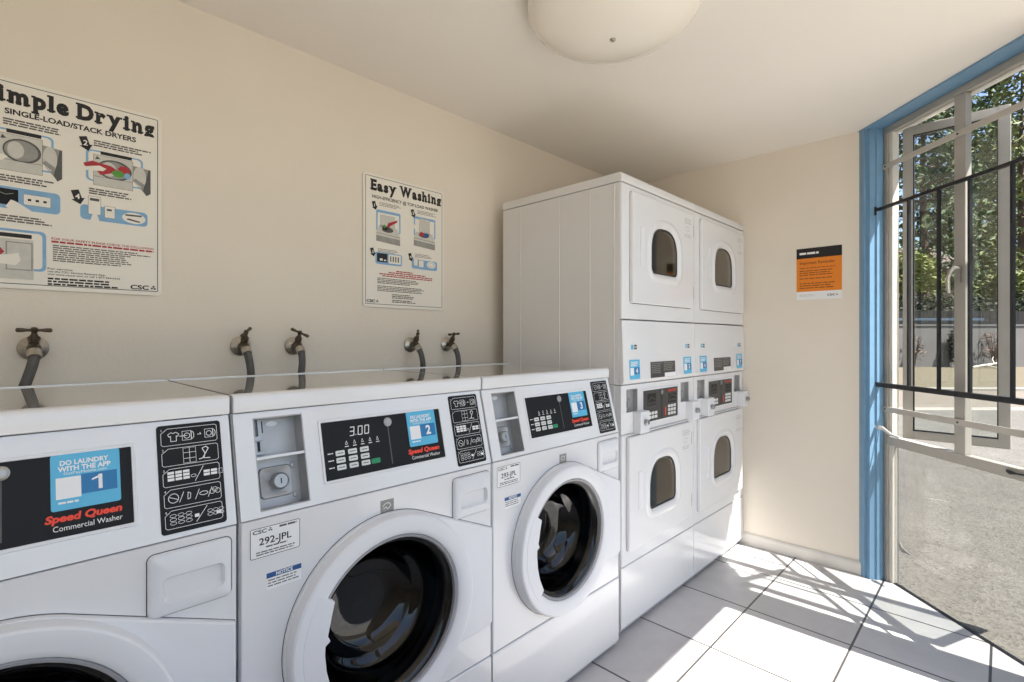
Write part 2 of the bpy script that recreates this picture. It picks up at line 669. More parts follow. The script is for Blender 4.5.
C_IN = S2W(2.669, 1.92)
wprism('floor', [(-1.2, -0.29), (2.72, -0.29), S2W(1.754, 2.028), S2W(2.72, 2.028), (3.37, 0.60), (3.37, 2.08), (-1.2, 2.08)], -0.05, 0.0, M_TILE)
wprism('ceiling', [(-1.2, -0.29), (2.72, -0.29), S2W(1.70, 2.16), S2W(2.72, 2.16), (3.37, 0.60), (3.37, 2.08), (-1.2, 2.08)], HC, HC + 0.22, M_CEIL)
wprism('wall_left', [(-1.1, YB), (XF, YB), (XF, YB + 0.1), (-1.1, YB + 0.1)], 0, HC, M_WALL)
wprism('wall_far', [(XF, YB + 0.1), (XF, 0.54), S2W(2.70, 1.94), S2W(2.70, 2.08), (XF + 0.1, 0.62), (XF + 0.1, YB + 0.1)], 0, HC, M_WALL)
wprism('wall_near', [(-1.2, -0.26), (-1.1, -0.26), (-1.1, YB + 0.1), (-1.2, YB + 0.1)], 0, HC, M_WALL)
wprism('wall_right', [(1.35, -0.26), (1.35, -0.16), (1.22, -0.16), (1.22, -0.26)], 0, HC, M_WALL)
wprism('wall_right_added_sill', [(1.22, -0.26), (1.22, -0.16), (-1.1, -0.16), (-1.1, -0.26)], 0, 0.72, M_WALL)  # unseen window opening above this, added to let in fill daylight
wprism('wall_right_added_lintel', [(1.22, -0.26), (1.22, -0.16), (-1.1, -0.16), (-1.1, -0.26)], 2.30, HC, M_WALL)
wprism('window_sun_block', [(1.30, -1.10), (1.30, -0.26), (-1.2, -0.26), (-1.2, -1.10)], 2.34, 2.40, M_WALL)  # added out of view to keep direct sun out of the fill opening
wprism('wall_right_corner', [S2W(1.754, 1.92), S2W(1.754, 2.05), (2.69, -0.26), (2.455, -0.26), (2.455, -0.16), (2.5555, -0.16)], 0, HC, M_WALL)
mb = MB(M_BASE)
mb.solid(lambda u, v, n: (XF - u, n, v), [(0, 0), (0.012, 0), (0.012, 0.058), (0.006, 0.07), (0, 0.07)], 0.545, 1.964)
structure(mb.build('baseboard_far', smooth=0))

# window wall: local x runs along the wall from the far jamb towards the near one, y outwards
wx, wy = S2W(2.64, 2.0)
win = structure(bpy.data.objects.new('window_1', None))
COL.objects.link(win)
win.location = (wx, wy, 0)
win.rotation_euler = (0, 0, R(-135))
WXY = lambda u, v, n: (u, v, n)
WZ = 2.385
mb = MB(M_BLUE)      # stepped jamb
mb.solid(WXY, [(-0.06, -0.088), (-0.018, -0.092), (-0.018, -0.078), (0.0, -0.074), (0.0, -0.045), (0.008, -0.041), (0.008, -0.012), (0.0, -0.008), (0.0, 0.07), (-0.06, 0.07)], 0.0, WZ)
o = structure(mb.build('trim_1', smooth=0)); o.location = win.location; o.rotation_euler = win.rotation_euler
mb = MB(M_BLUE)      # head
mb.solid(WXY, [(-0.06, -0.09), (0.96, -0.09), (0.96, 0.08), (-0.06, 0.08)], WZ, HC - 0.0005)
o = structure(mb.build('trim_2', smooth=0)); o.location = win.location; o.rotation_euler = win.rotation_euler

mb = MB(M_FRAME)
mb.box(0.0005, 0.0, 2.35, 0.886, 0.03, WZ - 0.0005)
mb.box(0.0005, 0.0, 0.0, 0.024, 0.045, 2.35)
mb.box(0.858, 0.0, 0.0, 0.886, 0.05, 2.35)
mb.box(0.024, 0.0, 0.718, 0.858, 0.04, 0.765)
o = mb.build('window_frame', win, smooth=0, bevel=0.003)
mb = MB(M_CREAM)
mb.box(0.024, 0.012, 0.0, 0.046, 0.045, 0.718)
mb.box(0.024, 0.012, 0.765, 0.046, 0.045, 2.35)
mb.box(0.046, 0.03, 2.345, 0.858, 0.045, 2.358)
mb.build('glazing_stop', win, smooth=0)
mb = MB(M_FRAME)
mb.box(0.418, 0.0, 0.765, 0.472, 0.03, 2.35)
mb.build('mullion', win, smooth=0, bevel=0.003)
mb = MB(G_DUSTY)
mb.box(0.046, 0.022, 0.004, 0.858, 0.028, 0.718)
mb.build('lower_pane', win, smooth=0)
mb = MB(M_BLKRUB)
mb.box(0.046, 0.016, 0.0, 0.858, 0.034, 0.004)
mb.build('pane_gasket', win, smooth=0)

def sash(x, y, ux, uy, w, z0, z1):
    """casement leaf from its hinge (x, y) along (ux, uy)"""
    l = math.hypot(ux, uy)
    ux, uy = ux / l, uy / l
    F = lambda u, v, n: (x + ux * u - uy * n, y + uy * u + ux * n, v)
    b = 0.042
    mb = MB(M_FRAME)
    mb.solid(F, rect(0, z0, b, z1), 0, 0.032)
    mb.solid(F, rect(w - b, z0, w, z1), 0, 0.032)
    mb.solid(F, rect(b, z0, w - b, z0 + b), 0, 0.032)
    mb.solid(F, rect(b, z1 - b, w - b, z1), 0, 0.032)
    s = mb.build('casement_sash', win, smooth=0, bevel=0.003)
    mb = MB(M_BLKRUB)
    e = 0.005
    for q in (rect(b, z0 + b, b + e, z1 - b), rect(w - b - e, z0 + b, w - b, z1 - b), rect(b, z0 + b, w - b, z0 + b + e), rect(b, z1 - b - e, w - b, z1 - b)):
        mb.solid(F, q, 0.006, 0.026)
    mb.build('glazing_gasket', s, smooth=0)
    mb = MB(G_PANE)
    mb.solid(F, rect(b, z0 + b, w - b, z1 - b), 0.013, 0.018)
    mb.build('sash_pane', s, smooth=0)
    return s
sash(0.052, 0.06, 0.709, 0.70, 0.40, 0.758, 2.362)
sash(0.856, 0.085, -0.375, 0.927, 0.36, 0.758, 2.362)
mb = MB(M_FLANGE)    # casement latch on the mullion
mb.box(0.444, -0.006, 1.52, 0.456, 0.0, 1.59)
mb.tube([(0.451, -0.006, 1.58), (0.451, -0.03, 1.585), (0.446, -0.04, 1.57), (0.438, -0.045, 1.54), (0.434, -0.04, 1.50), (0.432, -0.034, 1.475)], [0.008, 0.009, 0.009, 0.008, 0.007, 0.006], 10)
tagged = mb.build('window_latch', win)
tagged['label'] = 'curved metal latch handle'

# security grille, flat straps
g = thing('security_grille', 'black iron security grille of two rails and upright bars inside the window', 'grille', (wx, wy, 0), R(-135))
mb = MB(M_BLACK); mb.box(0.0005, -0.046, 1.020, 0.93, -0.024, 1.044); mb.build('rail', g, smooth=0, bevel=0.003)
mb = MB(M_BLACK); mb.box(0.0005, -0.043, 1.946, 0.93, -0.027, 1.962); mb.build('rail', g, smooth=0, bevel=0.002)
for x in (0.21, 0.38, 0.533, 0.713, 0.89):
    mb = MB(M_BLACK); mb.box(x - 0.0055, -0.041, 1.0435, x + 0.0055, -0.029, 1.9465); mb.build('upright_bar', g, smooth=0)
mb = MB(M_BLACK); mb.box(0.0005, -0.05, 1.925, 0.006, -0.02, 1.97); mb.build('mounting_bracket', g, smooth=0)

def strap(name, label, z, h):
    mb = MB(M_STRAP)
    mb.box(0.003, -0.008, z, 0.886, -0.002, z + h)
    mb.use(M_HINGE)
    for x in (0.02, 0.444, 0.87):
        mb.lathe(lambda u, v, n: (u, -0.008 - n, v), x, z + h / 2, [(0.005, 0), (0.004, 0.0025), (0.0, 0.003)], 10)
    o = mb.build(name, smooth=0)
    o.location = (wx, wy, 0); o.rotation_euler = (0, 0, R(-135))
    tag(o, label, 'metal strap', 'flat straps screwed across the window')
strap('metal_strap', 'flat beige metal strap crossing the window above the black top rail', 2.163, 0.026)
strap('metal_strap', 'flat beige metal strap crossing the window below the black bottom rail', 0.890, 0.028)

def scrap(name, label, pts, loc, rz, m=M_STICK):
    mb = MB(m)
    k = len(pts)
    top = [(p[0], p[1] - 0.0015, p[2]) for p in pts]
    bot = [(p[0], p[1] + 0.0015, p[2]) for p in pts]
    fs = []
    for i in range(0, k - 2, 2):
        fs += [(i, i + 1, i + 3, i + 2), (k + i, k + i + 2, k + i + 3, k + i + 1)]
        fs += [(i, i + 2, k + i + 2, k + i), (i + 1, k + i + 1, k + i + 3, i + 3)]
    fs += [(0, k, k + 1, 1), (k - 2, k - 1, 2 * k - 1, 2 * k - 2)]
    mb.add(top + bot, fs)
    o = mb.build(name, smooth=50)
    o.location = loc; o.rotation_euler = (0, 0, rz)
    return tag(o, label, 'tape scrap')
scrap('tape_scrap', 'crumpled white tape scrap curling off the window sill by the blue jamb',
      [(-0.018, -0.06, 0.800), (-0.02, -0.062, 0.785), (0.0, -0.045, 0.818), (0.0, -0.05, 0.803), (0.02, -0.02, 0.812), (0.02, -0.022, 0.794), (0.06, -0.006, 0.782), (0.06, -0.006, 0.768), (0.11, -0.004, 0.775), (0.11, -0.004, 0.766)],
      (wx, wy, 0), R(-135))
scrap('tape_scrap', 'torn scrap of peeling tape on the window sill right of the mullion',
      [(0.655, -0.003, 0.752), (0.655, -0.003, 0.742), (0.68, -0.012, 0.755), (0.68, -0.014, 0.738), (0.70, -0.006, 0.748), (0.70, -0.006, 0.742), (0.74, -0.003, 0.752), (0.74, -0.003, 0.744)],
      (wx, wy, 0), R(-135), M_HINGE)
scrap('torn_sticker', 'small torn grey sticker left on the lower window pane',
      [(0.075, 0.0195, 0.215), (0.085, 0.0195, 0.19), (0.095, 0.012, 0.235), (0.10, 0.019, 0.185), (0.115, 0.008, 0.215), (0.118, 0.0195, 0.188), (0.15, 0.0195, 0.198), (0.15, 0.0195, 0.192)],
      (wx, wy, 0), R(-135), M_PG2)['category'] = 'sticker'

# ceiling lamp
def FDOWN(u, v, n):
    return (u, v, -n)
lamp = thing('ceiling_lamp', 'round white glass dome lamp on the ceiling', 'ceiling lamp', (1.412, 0.915, HC))
mb = MB(M_BASE)
mb.lathe(FDOWN, 0, 0, [(0.0, 0.0), (0.262, 0.0), (0.262, 0.02), (0.25, 0.022), (0.0, 0.022)], 64)
mb.build('base_pan', lamp)
mb = MB(M_DOME)
prof = [(0.268, 0.012), (0.277, 0.02), (0.28, 0.032)]
for i in range(1, 17):
    a = R(90.0 * i / 16)
    prof.append((0.28 * math.cos(a) ** 0.85 if i < 16 else 0.0, 0.032 + 0.112 * math.sin(a)))
mb.lathe(FDOWN, 0, 0, prof, 64)
mb.build('glass_dome', lamp, smooth=60)
mb = MB(M_FLANGE)
mb.lathe(FDOWN, 0, 0, [(0.009, 0.1435), (0.009, 0.147), (0.006, 0.15), (0.0, 0.151)], 16)
mb.build('finial', lamp)

# ------------------------------------------------------------------ posters and notice
def poster_dryer_drawing(mb, F, u, v, w, h, n, clothes):
    """open dryer: body, drum mouth, door swung to the right"""
    X = lambda a: u + a * w
    Y = lambda b: v + b * h
    mb.use(M_POSTB)
    mb.flat(F, rrect(X(-0.12), Y(0.1), X(0.86), Y(0.97), 0.012), n)
    mb.use(M_PAPER)
    mb.flat(F, rrect(X(-0.08), Y(0.14), X(0.82), Y(0.93), 0.01), n + 0.00008)
    mb.use(M_PG1)
    mb.flat(F, rect(X(0.0), Y(0.0), X(0.68), Y(0.86)), n + 0.00016)
    mb.use(M_INK)
    mb.flat(F, rect(X(0.12), Y(0.88), X(0.66), Y(0.97)), n + 0.0002)
    mb.use(M_PG3)
    outline(mb, F, rect(X(0.0), Y(0.0), X(0.68), Y(0.86)), 0.0012, n + 0.00024)
    mb.flat(F, [(X(0.03), Y(0.72)), (X(0.12), Y(0.74)), (X(0.06), Y(0.82))], n + 0.00024)
    mb.flat(F, circ(X(0.36), Y(0.5), 0.30 * w, 22, ry=0.28 * h), n + 0.00028)
    mb.use(M_PG2)
    mb.flat(F, circ(X(0.35), Y(0.5), 0.265 * w, 22, ry=0.24 * h), n + 0.00036)
    mb.use(M_PG1)
    mb.flat(F, circ(X(0.26), Y(0.5), 0.13 * w, 16, ry=0.2 * h), n + 0.00042)
    mb.use(M_PG1)
    mb.flat(F, rect(X(0.02), Y(0.02), X(0.66), Y(0.24)), n + 0.00048)
    mb.use(M_PG3)
    stroke(mb, F, [(X(0.0), Y(0.25)), (X(0.68), Y(0.25))], 0.001, n + 0.00052)
    # the door
    mb.use(M_PG2)
    mb.flat(F, [(X(0.68), Y(0.74)), (X(0.99), Y(0.7)), (X(1.0), Y(0.02)), (X(0.92), Y(-0.06)), (X(0.68), Y(0.3))], n + 0.00034)
    mb.use(M_PG3)
    mb.flat(F, [(X(0.96), Y(0.7)), (X(1.0), Y(0.7)), (X(1.0), Y(0.0)), (X(0.92), Y(-0.08)), (X(0.86), Y(0.06))], n + 0.0004)
    mb.use(M_PG1)
    mb.flat(F, circ(X(0.80), Y(0.44), 0.12 * w, 20, ry=0.30 * h), n + 0.00046)
    mb.use(M_PG2)
    mb.flat(F, [(X(0.68), Y(0.3)), (X(0.86), Y(0.14)), (X(0.9), Y(0.24)), (X(0.72), Y(0.38))], n + 0.00052)
    if clothes:
        mb.use(M_RED)
        mb.flat(F, [(X(-0.16), Y(0.56)), (X(-0.02), Y(0.66)), (X(0.3), Y(0.6)), (X(0.42), Y(0.5)), (X(0.3), Y(0.4)), (X(0.12), Y(0.3)), (X(0.06), Y(0.4)), (X(-0.14), Y(0.48))], n + 0.0006)
        mb.flat(F, circ(X(0.52), Y(0.55), 0.11 * w, 9, ry=0.12 * h), n + 0.0006)
        mb.use(M_GREEN)
        mb.flat(F, circ(X(0.42), Y(0.42), 0.11 * w, 9, ry=0.1 * h), n + 0.00066)
        mb.use(M_POSTB)
        mb.flat(F, circ(X(0.58), Y(0.4), 0.06 * w, 9, ry=0.09 * h), n + 0.00072)
        mb.use(M_PAPER)
        mb.flat(F, [(X(-0.2), Y(0.44)), (X(0.1), Y(0.56)), (X(0.22), Y(0.5)), (X(0.16), Y(0.42)), (X(0.04), Y(0.4)), (X(-0.2), Y(0.36))], n + 0.0008)
    else:
        mb.use(M_PAPER)
        mb.flat(F, [(X(-0.2), Y(0.24)), (X(0.05), Y(0.36)), (X(0.14), Y(0.32)), (X(0.06), Y(0.22)), (X(-0.2), Y(0.1))], n + 0.0008)

def step_arrow(mb, F, u, v, s, n, num):
    mb.use(M_INK)
    a = R(18)
    def Q(x, y):
        return (u + s * (x * math.cos(a) - y * math.sin(a)), v + s * (x * math.sin(a) + y * math.cos(a)))
    mb.flat(F, [Q(-0.22, 0.5), Q(0.22, 0.5), Q(0.22, -0.1), Q(0.38, -0.1), Q(0, -0.5), Q(-0.38, -0.1), Q(-0.22, -0.1)], n)
    mb.use(M_PAPER)
    put_text(mb, num, F, u, v - 0.12 * s, None, 0.36 * s, n + 0.0001, 0.02, center=True)

def csc_logo(mb, F, u, v, w, n, ink=None):
    mb.use(ink or M_INK)
    put_text(mb, 'CSC', F, u, v, w * 0.72, w * 0.2, n, 0.03)
    mb.use(M_PG3)
    cx, cy, r = u + w * 0.9, v + w * 0.1, w * 0.1
    for k in range(3):
        a = R(90 + 120 * k)
        mb.flat(F, [(cx, cy), (cx + r * math.cos(a - 0.7), cy + r * math.sin(a - 0.7)), (cx + 1.15 * r * math.cos(a), cy + 1.15 * r * math.sin(a)), (cx + r * math.cos(a + 0.5), cy + r * math.sin(a + 0.5))], n)

def poster_board(root, w, h):
    mb = MB(M_PAPER)
    mb.solid(front, rrect(0, 0, w, h, 0.012), 0.001, 0.005)
    mb.build('board', root, smooth=0)
    mb = MB(M_PG3)
    outline(mb, front, rrect(0.010, 0.012, w - 0.010, h - 0.010, 0.004), 0.0022, 0.0054)
    mb.use(M_PAPER)
    return mb

def screw(mb, F, u, v, n):
    mb.use(M_METAL)
    mb.lathe(F, u, v, [(0.003, n), (0.0025, n + 0.001), (0.0, n + 0.0013)], 8)

# dryer poster: left edge hidden beyond the frame
PW, PH, PN = 0.433, 0.578, 0.0056
px0, pz0 = -0.055, 1.411
pd = thing('dryer_poster', 'large white dryer instruction poster above the leftmost tap', 'poster', (px0, YB - 0.0015, pz0))
U = lambda X: X - px0
V = lambda Z: Z - pz0
mb = poster_board(pd, PW, PH)
mb.build('border_line', pd, smooth=0)
mb = MB(M_INK)
slab_heading(mb, 'Simple', front, U(-0.027), V(1.924), 0.178, 0.043, PN)
slab_heading(mb, 'Drying', front, U(0.166), V(1.924), 0.192, 0.043, PN)
mb.build('heading', pd, smooth=0)
mb = MB(M_INK)
put_text(mb, 'SINGLE-LOAD/STACK DRYERS', front, U(0.018), V(1.891), 0.292, 0.0145, PN, 0.03)
mb.build('subheading', pd, smooth=0)
mb = MB(M_PG1)
poster_dryer_drawing(mb, front, U(0.006), V(1.735), 0.130, 0.118, PN, False)
mb.build('dryer_drawing', pd, smooth=0)
mb = MB(M_PG1)
poster_dryer_drawing(mb, front, U(0.206), V(1.735), 0.142, 0.108, PN, True)
mb.build('dryer_drawing', pd, smooth=0)
for a, b_, k_ in ((0.188, 1.853, '2'), (0.170, 1.690, '4')):
    mb = MB(M_INK)
    step_arrow(mb, front, U(a), V(b_), 0.042, PN + 0.001, k_)
    mb.build('step_arrow', pd, smooth=0)
mb = MB(M_POSTB)     # controls strip
mb.flat(front, rrect(U(-0.03), V(1.630), U(0.132), V(1.690), 0.012), PN)
mb.use(M_PAPER)
mb.flat(front, rrect(U(0.055), V(1.646), U(0.112), V(1.676), 0.003), PN + 0.0001)
mb.use(M_DISPLAY)
mb.flat(front, rect(U(-0.03), V(1.640), U(0.045), V(1.684)), PN + 0.0001)
for k in range(3):
    mb.flat(front, rect(U(0.064 + 0.016 * k), V(1.658), U(0.071 + 0.016 * k), V(1.664)), PN + 0.0002)
mb.use(M_PG2)
outline(mb, front, rrect(U(0.055), V(1.646), U(0.112), V(1.676), 0.003), 0.001, PN + 0.0002)
stroke(mb, front, [(U(-0.02), V(1.672)), (U(0.0), V(1.676)), (U(0.02), V(1.668)), (U(0.035), V(1.673))], 0.0015, PN + 0.0002)
mb.use(M_PAPER)      # pressing hand
mb.flat(front, [(U(0.03), V(1.655)), (U(0.04), V(1.652)), (U(0.07), V(1.632)), (U(0.08), V(1.612)), (U(0.04), V(1.615)), (U(0.02), V(1.635))], PN + 0.0003)
mb.build('controls_drawing', pd, smooth=0)
mb = MB(M_POSTB)     # payment strip
mb.flat(front, rrect(U(0.176), V(1.628), U(0.340), V(1.672), 0.012), PN)
mb.use(M_PAPER)
mb.flat(front, rect(U(0.194), V(1.645), U(0.224), V(1.700)), PN + 0.0001)
mb.flat(front, rect(U(0.232), V(1.640), U(0.258), V(1.676)), PN + 0.0001)
mb.flat(front, circ(U(0.305), V(1.650), 0.030, 18, ry=0.017), PN + 0.0001)
mb.use(M_PG3)
outline(mb, front, rect(U(0.194), V(1.645), U(0.224), V(1.700)), 0.0012, PN + 0.0002)
outline(mb, front, rect(U(0.232), V(1.640), U(0.258), V(1.676)), 0.0012, PN + 0.0002)
mb.flat(front, rect(U(0.198), V(1.686), U(0.220), V(1.694)), PN + 0.0002)
mb.flat(front, rect(U(0.238), V(1.662), U(0.250), V(1.668)), PN + 0.0002)
mb.flat(front, [(U(0.282), V(1.660)), (U(0.325), V(1.662)), (U(0.325), V(1.657)), (U(0.284), V(1.655))], PN + 0.0002)
mb.flat(front, [(U(0.285), V(1.644)), (U(0.318), V(1.638)), (U(0.322), V(1.642)), (U(0.29), V(1.648))], PN + 0.0002)
mb.use(M_PAPER)
mb.flat(front, [(U(0.206), V(1.652)), (U(0.213), V(1.652)), (U(0.220), V(1.63)), (U(0.216), V(1.615)), (U(0.202), V(1.615)), (U(0.200), V(1.63))], PN + 0.0003)
mb.build('payment_drawing', pd, smooth=0)
mb = MB(M_POSTB)     # closing the door
mb.flat(front, rrect(U(-0.04), V(1.462), U(0.102), V(1.575), 0.012), PN)
mb.use(M_PAPER)
mb.flat(front, rrect(U(-0.04), V(1.468), U(0.094), V(1.568), 0.010), PN + 0.0001)
mb.use(M_PG1)
mb.flat(front, rect(U(-0.04), V(1.437), U(0.076), V(1.548)), PN + 0.0002)
mb.use(M_PG2)
mb.flat(front, rect(U(0.02), V(1.462), U(0.074), V(1.540)), PN + 0.00025)
mb.use(M_INK)
mb.flat(front, rect(U(-0.04), V(1.552), U(0.072), V(1.563)), PN + 0.0003)
mb.use(M_PG1)
mb.flat(front, rect(U(0.023), V(1.465), U(0.071), V(1.537)), PN + 0.0003)
mb.use(M_RED)
mb.flat(front, [(U(-0.03), V(1.53)), (U(0.0), V(1.535)), (U(0.018), V(1.51)), (U(0.0), V(1.49)), (U(-0.03), V(1.49))], PN + 0.0003)
mb.use(M_PAPER)
mb.flat(front, [(U(0.03), V(1.505)), (U(0.045), V(1.51)), (U(0.05), V(1.49)), (U(0.04), V(1.475)), (U(-0.02), V(1.48)), (U(-0.02), V(1.495))], PN + 0.0004)
mb.build('door_drawing', pd, smooth=0)
mb = MB(M_RED)
put_text(mb, 'FOR YOUR SAFETY PLEASE CHECK THE FOLLOWING', front, U(0.113), V(1.557), 0.243, 0.0062, PN, 0.015)
print_lines(mb, front, U(0.113), V(1.554), 0.243, 0.0072, 1, PN, 0.0, 0.75)
mb.build('safety_heading', pd, smooth=0)
mb = MB(M_PRINT)
rn = random.Random(11)
print_lines(mb, front, U(0.116), V(1.542), 0.235, 0.0062, 8, PN, 0.35, 0.5, rn)
mb.build('small_print', pd, smooth=0)
for (a, b_, w_) in ((0.015, 1.878, 0.12), (0.005, 1.722, 0.125), (0.0, 1.612, 0.13), (0.207, 1.870, 0.145), (0.196, 1.724, 0.12)):
    mb = MB(M_PRINT)
    print_lines(mb, front, U(a), V(b_), w_, 0.0068, 3, PN, 0.3, 0.6, rn)
    mb.build('small_print', pd, smooth=0)
mb = MB(M_INK)
put_text(mb, 'For service:', front, U(0.105), V(1.4705), 0.055, 0.0052, PN, 0.012)
put_text(mb, 'use the CSC Service Request App,', front, U(0.105), V(1.4625), 0.13, 0.0052, PN, 0.012)
put_text(mb, 'visit www.cscsw.com or call 1-877-264-6622', front, U(0.105), V(1.4545), 0.165, 0.0052, PN, 0.012)
print_lines(mb, front, U(0.105), V(1.447), 0.16, 0.008, 3, PN, 0.3, 0.6, rn)
mb.build('service_note', pd, smooth=0)
mb = MB(M_INK)
csc_logo(mb, front, U(0.296), V(1.428), 0.066, PN + 0.0004)
mb.build('logo', pd, smooth=0)

# washing poster
qx0, qz0 = 1.098, 1.411
pw = thing('washer_poster', 'smaller white washing instruction poster right of the middle taps', 'poster', (qx0, YB - 0.0015, qz0))
U = lambda X: X - qx0
V = lambda Z: Z - qz0
mb = poster_board(pw, PW, PH)
mb.build('border_line', pw, smooth=0)
mb = MB(M_INK)
slab_heading(mb, 'Easy', front, U(1.131), V(1.921), 0.132, 0.043, PN)
slab_heading(mb, 'Washing', front, U(1.278), V(1.921), 0.236, 0.043, PN)
mb.build('heading', pw, smooth=0)
mb = MB(M_INK)
put_text(mb, 'HIGH-EFFICIENCY @ TOP-LOAD WASHER', front, U(1.140), V(1.885), 0.356, 0.0135, PN, 0.02)
mb.build('subheading', pw, smooth=0)

def topload_drawing(mb, F, u, v, w, h, n, kind):
    X = lambda a: u + a * w
    Y = lambda b: v + b * h
    mb.use(M_POSTB)
    mb.flat(F, rrect(X(0.0), Y(0.36), X(1.0), Y(1.0), 0.008), n)
    mb.use(M_PAPER)
    mb.flat(F, rect(X(0.06), Y(0.4), X(0.94), Y(0.92)), n + 0.0001)
    mb.use(M_PG1)
    mb.flat(F, [(X(0.0), Y(0.32)), (X(0.98), Y(0.26)), (X(0.86), Y(0.5)), (X(0.12), Y(0.54))], n + 0.0002)
    mb.use(M_PG1)
    if kind:
        mb.flat(F, rect(X(0.24), Y(0.46), X(0.72), Y(0.96)), n + 0.0002)
    else:
        mb.flat(F, rect(X(0.16), Y(0.5), X(0.76), Y(0.86)), n + 0.0002)
    mb.use(M_PG3)
    outline(mb, F, rect(X(0.24), Y(0.46), X(0.72), Y(0.96)) if kind else rect(X(0.16), Y(0.5), X(0.76), Y(0.86)), 0.001, n + 0.00025)
    mb.flat(F, circ(X(0.46), Y(0.43), 0.24 * w, 16, ry=0.08 * h), n + 0.0003)
    mb.use(M_PG2)
    mb.flat(F, [(X(0.0), Y(0.32)), (X(0.98), Y(0.26)), (X(0.98), Y(0.0)), (X(0.0), Y(0.06))], n + 0.0002)
    mb.use(M_PG1)
    mb.flat(F, [(X(0.0), Y(0.30)), (X(0.98), Y(0.24)), (X(0.98), Y(0.18)), (X(0.0), Y(0.24))], n + 0.00025)
    mb.use(M_RED)
    if kind:
        mb.flat(F, circ(X(0.36), Y(0.46), 0.10 * w, 9, ry=0.07 * h), n + 0.0004)
        mb.use(M_NAVY)
        mb.flat(F, circ(X(0.56), Y(0.44), 0.11 * w, 9, ry=0.07 * h), n + 0.0004)
        mb.use(M_PAPER)
        mb.flat(F, [(X(-0.12), Y(0.86)), (X(0.1), Y(0.66)), (X(0.26), Y(0.5)), (X(0.14), Y(0.5)), (X(0.0), Y(0.62)), (X(-0.16), Y(0.78))], n + 0.0005)
    else:
        mb.flat(F, [(X(0.5), Y(0.54)), (X(0.52), Y(0.66)), (X(0.86), Y(0.78)), (X(0.86), Y(0.72)), (X(0.6), Y(0.58))], n + 0.0004)
        mb.flat(F, [(X(0.42), Y(0.52)), (X(0.56), Y(0.5)), (X(0.5), Y(0.68))], n + 0.0004)
        mb.use(M_INK)
        mb.flat(F, circ(X(0.36), Y(0.47), 0.12 * w, 10, ry=0.07 * h), n + 0.0004)
        mb.use(M_GREEN)
        mb.flat(F, circ(X(0.33), Y(0.53), 0.06 * w, 8, ry=0.05 * h), n + 0.00045)
for a, b_, kind in ((1.160, 1.692, False), (1.356, 1.697, True)):
    mb = MB(M_PG1)
    topload_drawing(mb, front, U(a), V(b_), 0.124, 0.146, PN, kind)
    mb.build('washer_drawing', pw, smooth=0)
for k, (a, b_) in enumerate(((1.152, 1.852), (1.352, 1.852), (1.143, 1.648), (1.338, 1.648))):
    mb = MB(M_INK)
    step_arrow(mb, front, U(a), V(b_), 0.038, PN + 0.001, str(k + 1))
    mb.build('step_arrow', pw, smooth=0)
mb = MB(M_POSTB)
mb.flat(front, rrect(U(1.156), V(1.600), U(1.292), V(1.652), 0.010), PN)
mb.use(M_INK)
mb.flat(front, rect(U(1.164), V(1.610), U(1.216), V(1.648)), PN + 0.0001)
mb.use(M_PAPER)
mb.flat(front, rrect(U(1.222), V(1.608), U(1.286), V(1.648), 0.004), PN + 0.0001)
mb.flat(front, rect(U(1.178), V(1.616), U(1.192), V(1.626)), PN + 0.0002)
mb.flat(front, rect(U(1.198), V(1.616), U(1.210), V(1.622)), PN + 0.0002)
mb.use(M_PG3)
for k in range(4):
    mb.flat(front, rect(U(1.230 + 0.013 * k), V(1.616), U(1.236 + 0.013 * k), V(1.640)), PN + 0.0002)
mb.build('controls_drawing', pw, smooth=0)
mb = MB(M_POSTB)
mb.flat(front, rrect(U(1.345), V(1.598), U(1.490), V(1.642), 0.010), PN)
mb.use(M_PAPER)
mb.flat(front, rect(U(1.356), V(1.612), U(1.378), V(1.648)), PN + 0.0001)
mb.flat(front, rect(U(1.384), V(1.608), U(1.412), V(1.640)), PN + 0.0001)
mb.flat(front, circ(U(1.455), V(1.624), 0.026, 16, ry=0.016), PN + 0.0001)
mb.use(M_PG3)
outline(mb, front, rect(U(1.356), V(1.612), U(1.378), V(1.648)), 0.001, PN + 0.0002)
outline(mb, front, rect(U(1.384), V(1.608), U(1.412), V(1.640)), 0.001, PN + 0.0002)
outline(mb, front, circ(U(1.455), V(1.624), 0.018, 14, ry=0.010), 0.001, PN + 0.0002)
mb.build('payment_drawing', pw, smooth=0)
mb = MB(M_RED)
for k, (a, w_) in enumerate(((1.262, 0.09), (1.222, 0.20), (1.176, 0.285), (1.19, 0.27))):
    print_lines(mb, front, U(a), V(1.578 - 0.0085 * k), w_, 0.0078, 1, PN, 0.0, 0.62)
mb.build('safety_heading', pw, smooth=0)
for (a, b_, w_, p_, k_, rg, th) in ((1.166, 1.540, 0.275, 0.0068, 4, 0.4, 0.5), (1.166, 1.506, 0.275, 0.0068, 4, 0.2, 0.5), (1.240, 1.472, 0.13, 0.0072, 3, 0.3, 0.55), (1.240, 1.446, 0.14, 0.0072, 2, 0.3, 0.55),
                                  (1.176, 1.872, 0.11, 0.0062, 3, 0.4, 0.35), (1.376, 1.872, 0.11, 0.0062, 3, 0.4, 0.35), (1.168, 1.668, 0.12, 0.0062, 3, 0.4, 0.35), (1.362, 1.668, 0.11, 0.0062, 3, 0.4, 0.35)):
    mb = MB(M_PRINT)
    print_lines(mb, front, U(a), V(b_), w_, p_, k_, PN, rg, th, rn)
    mb.build('small_print', pw, smooth=0)
mb = MB(M_INK)
csc_logo(mb, front, U(1.113), V(1.431), 0.058, PN + 0.0004)
mb.build('logo', pw, smooth=0)

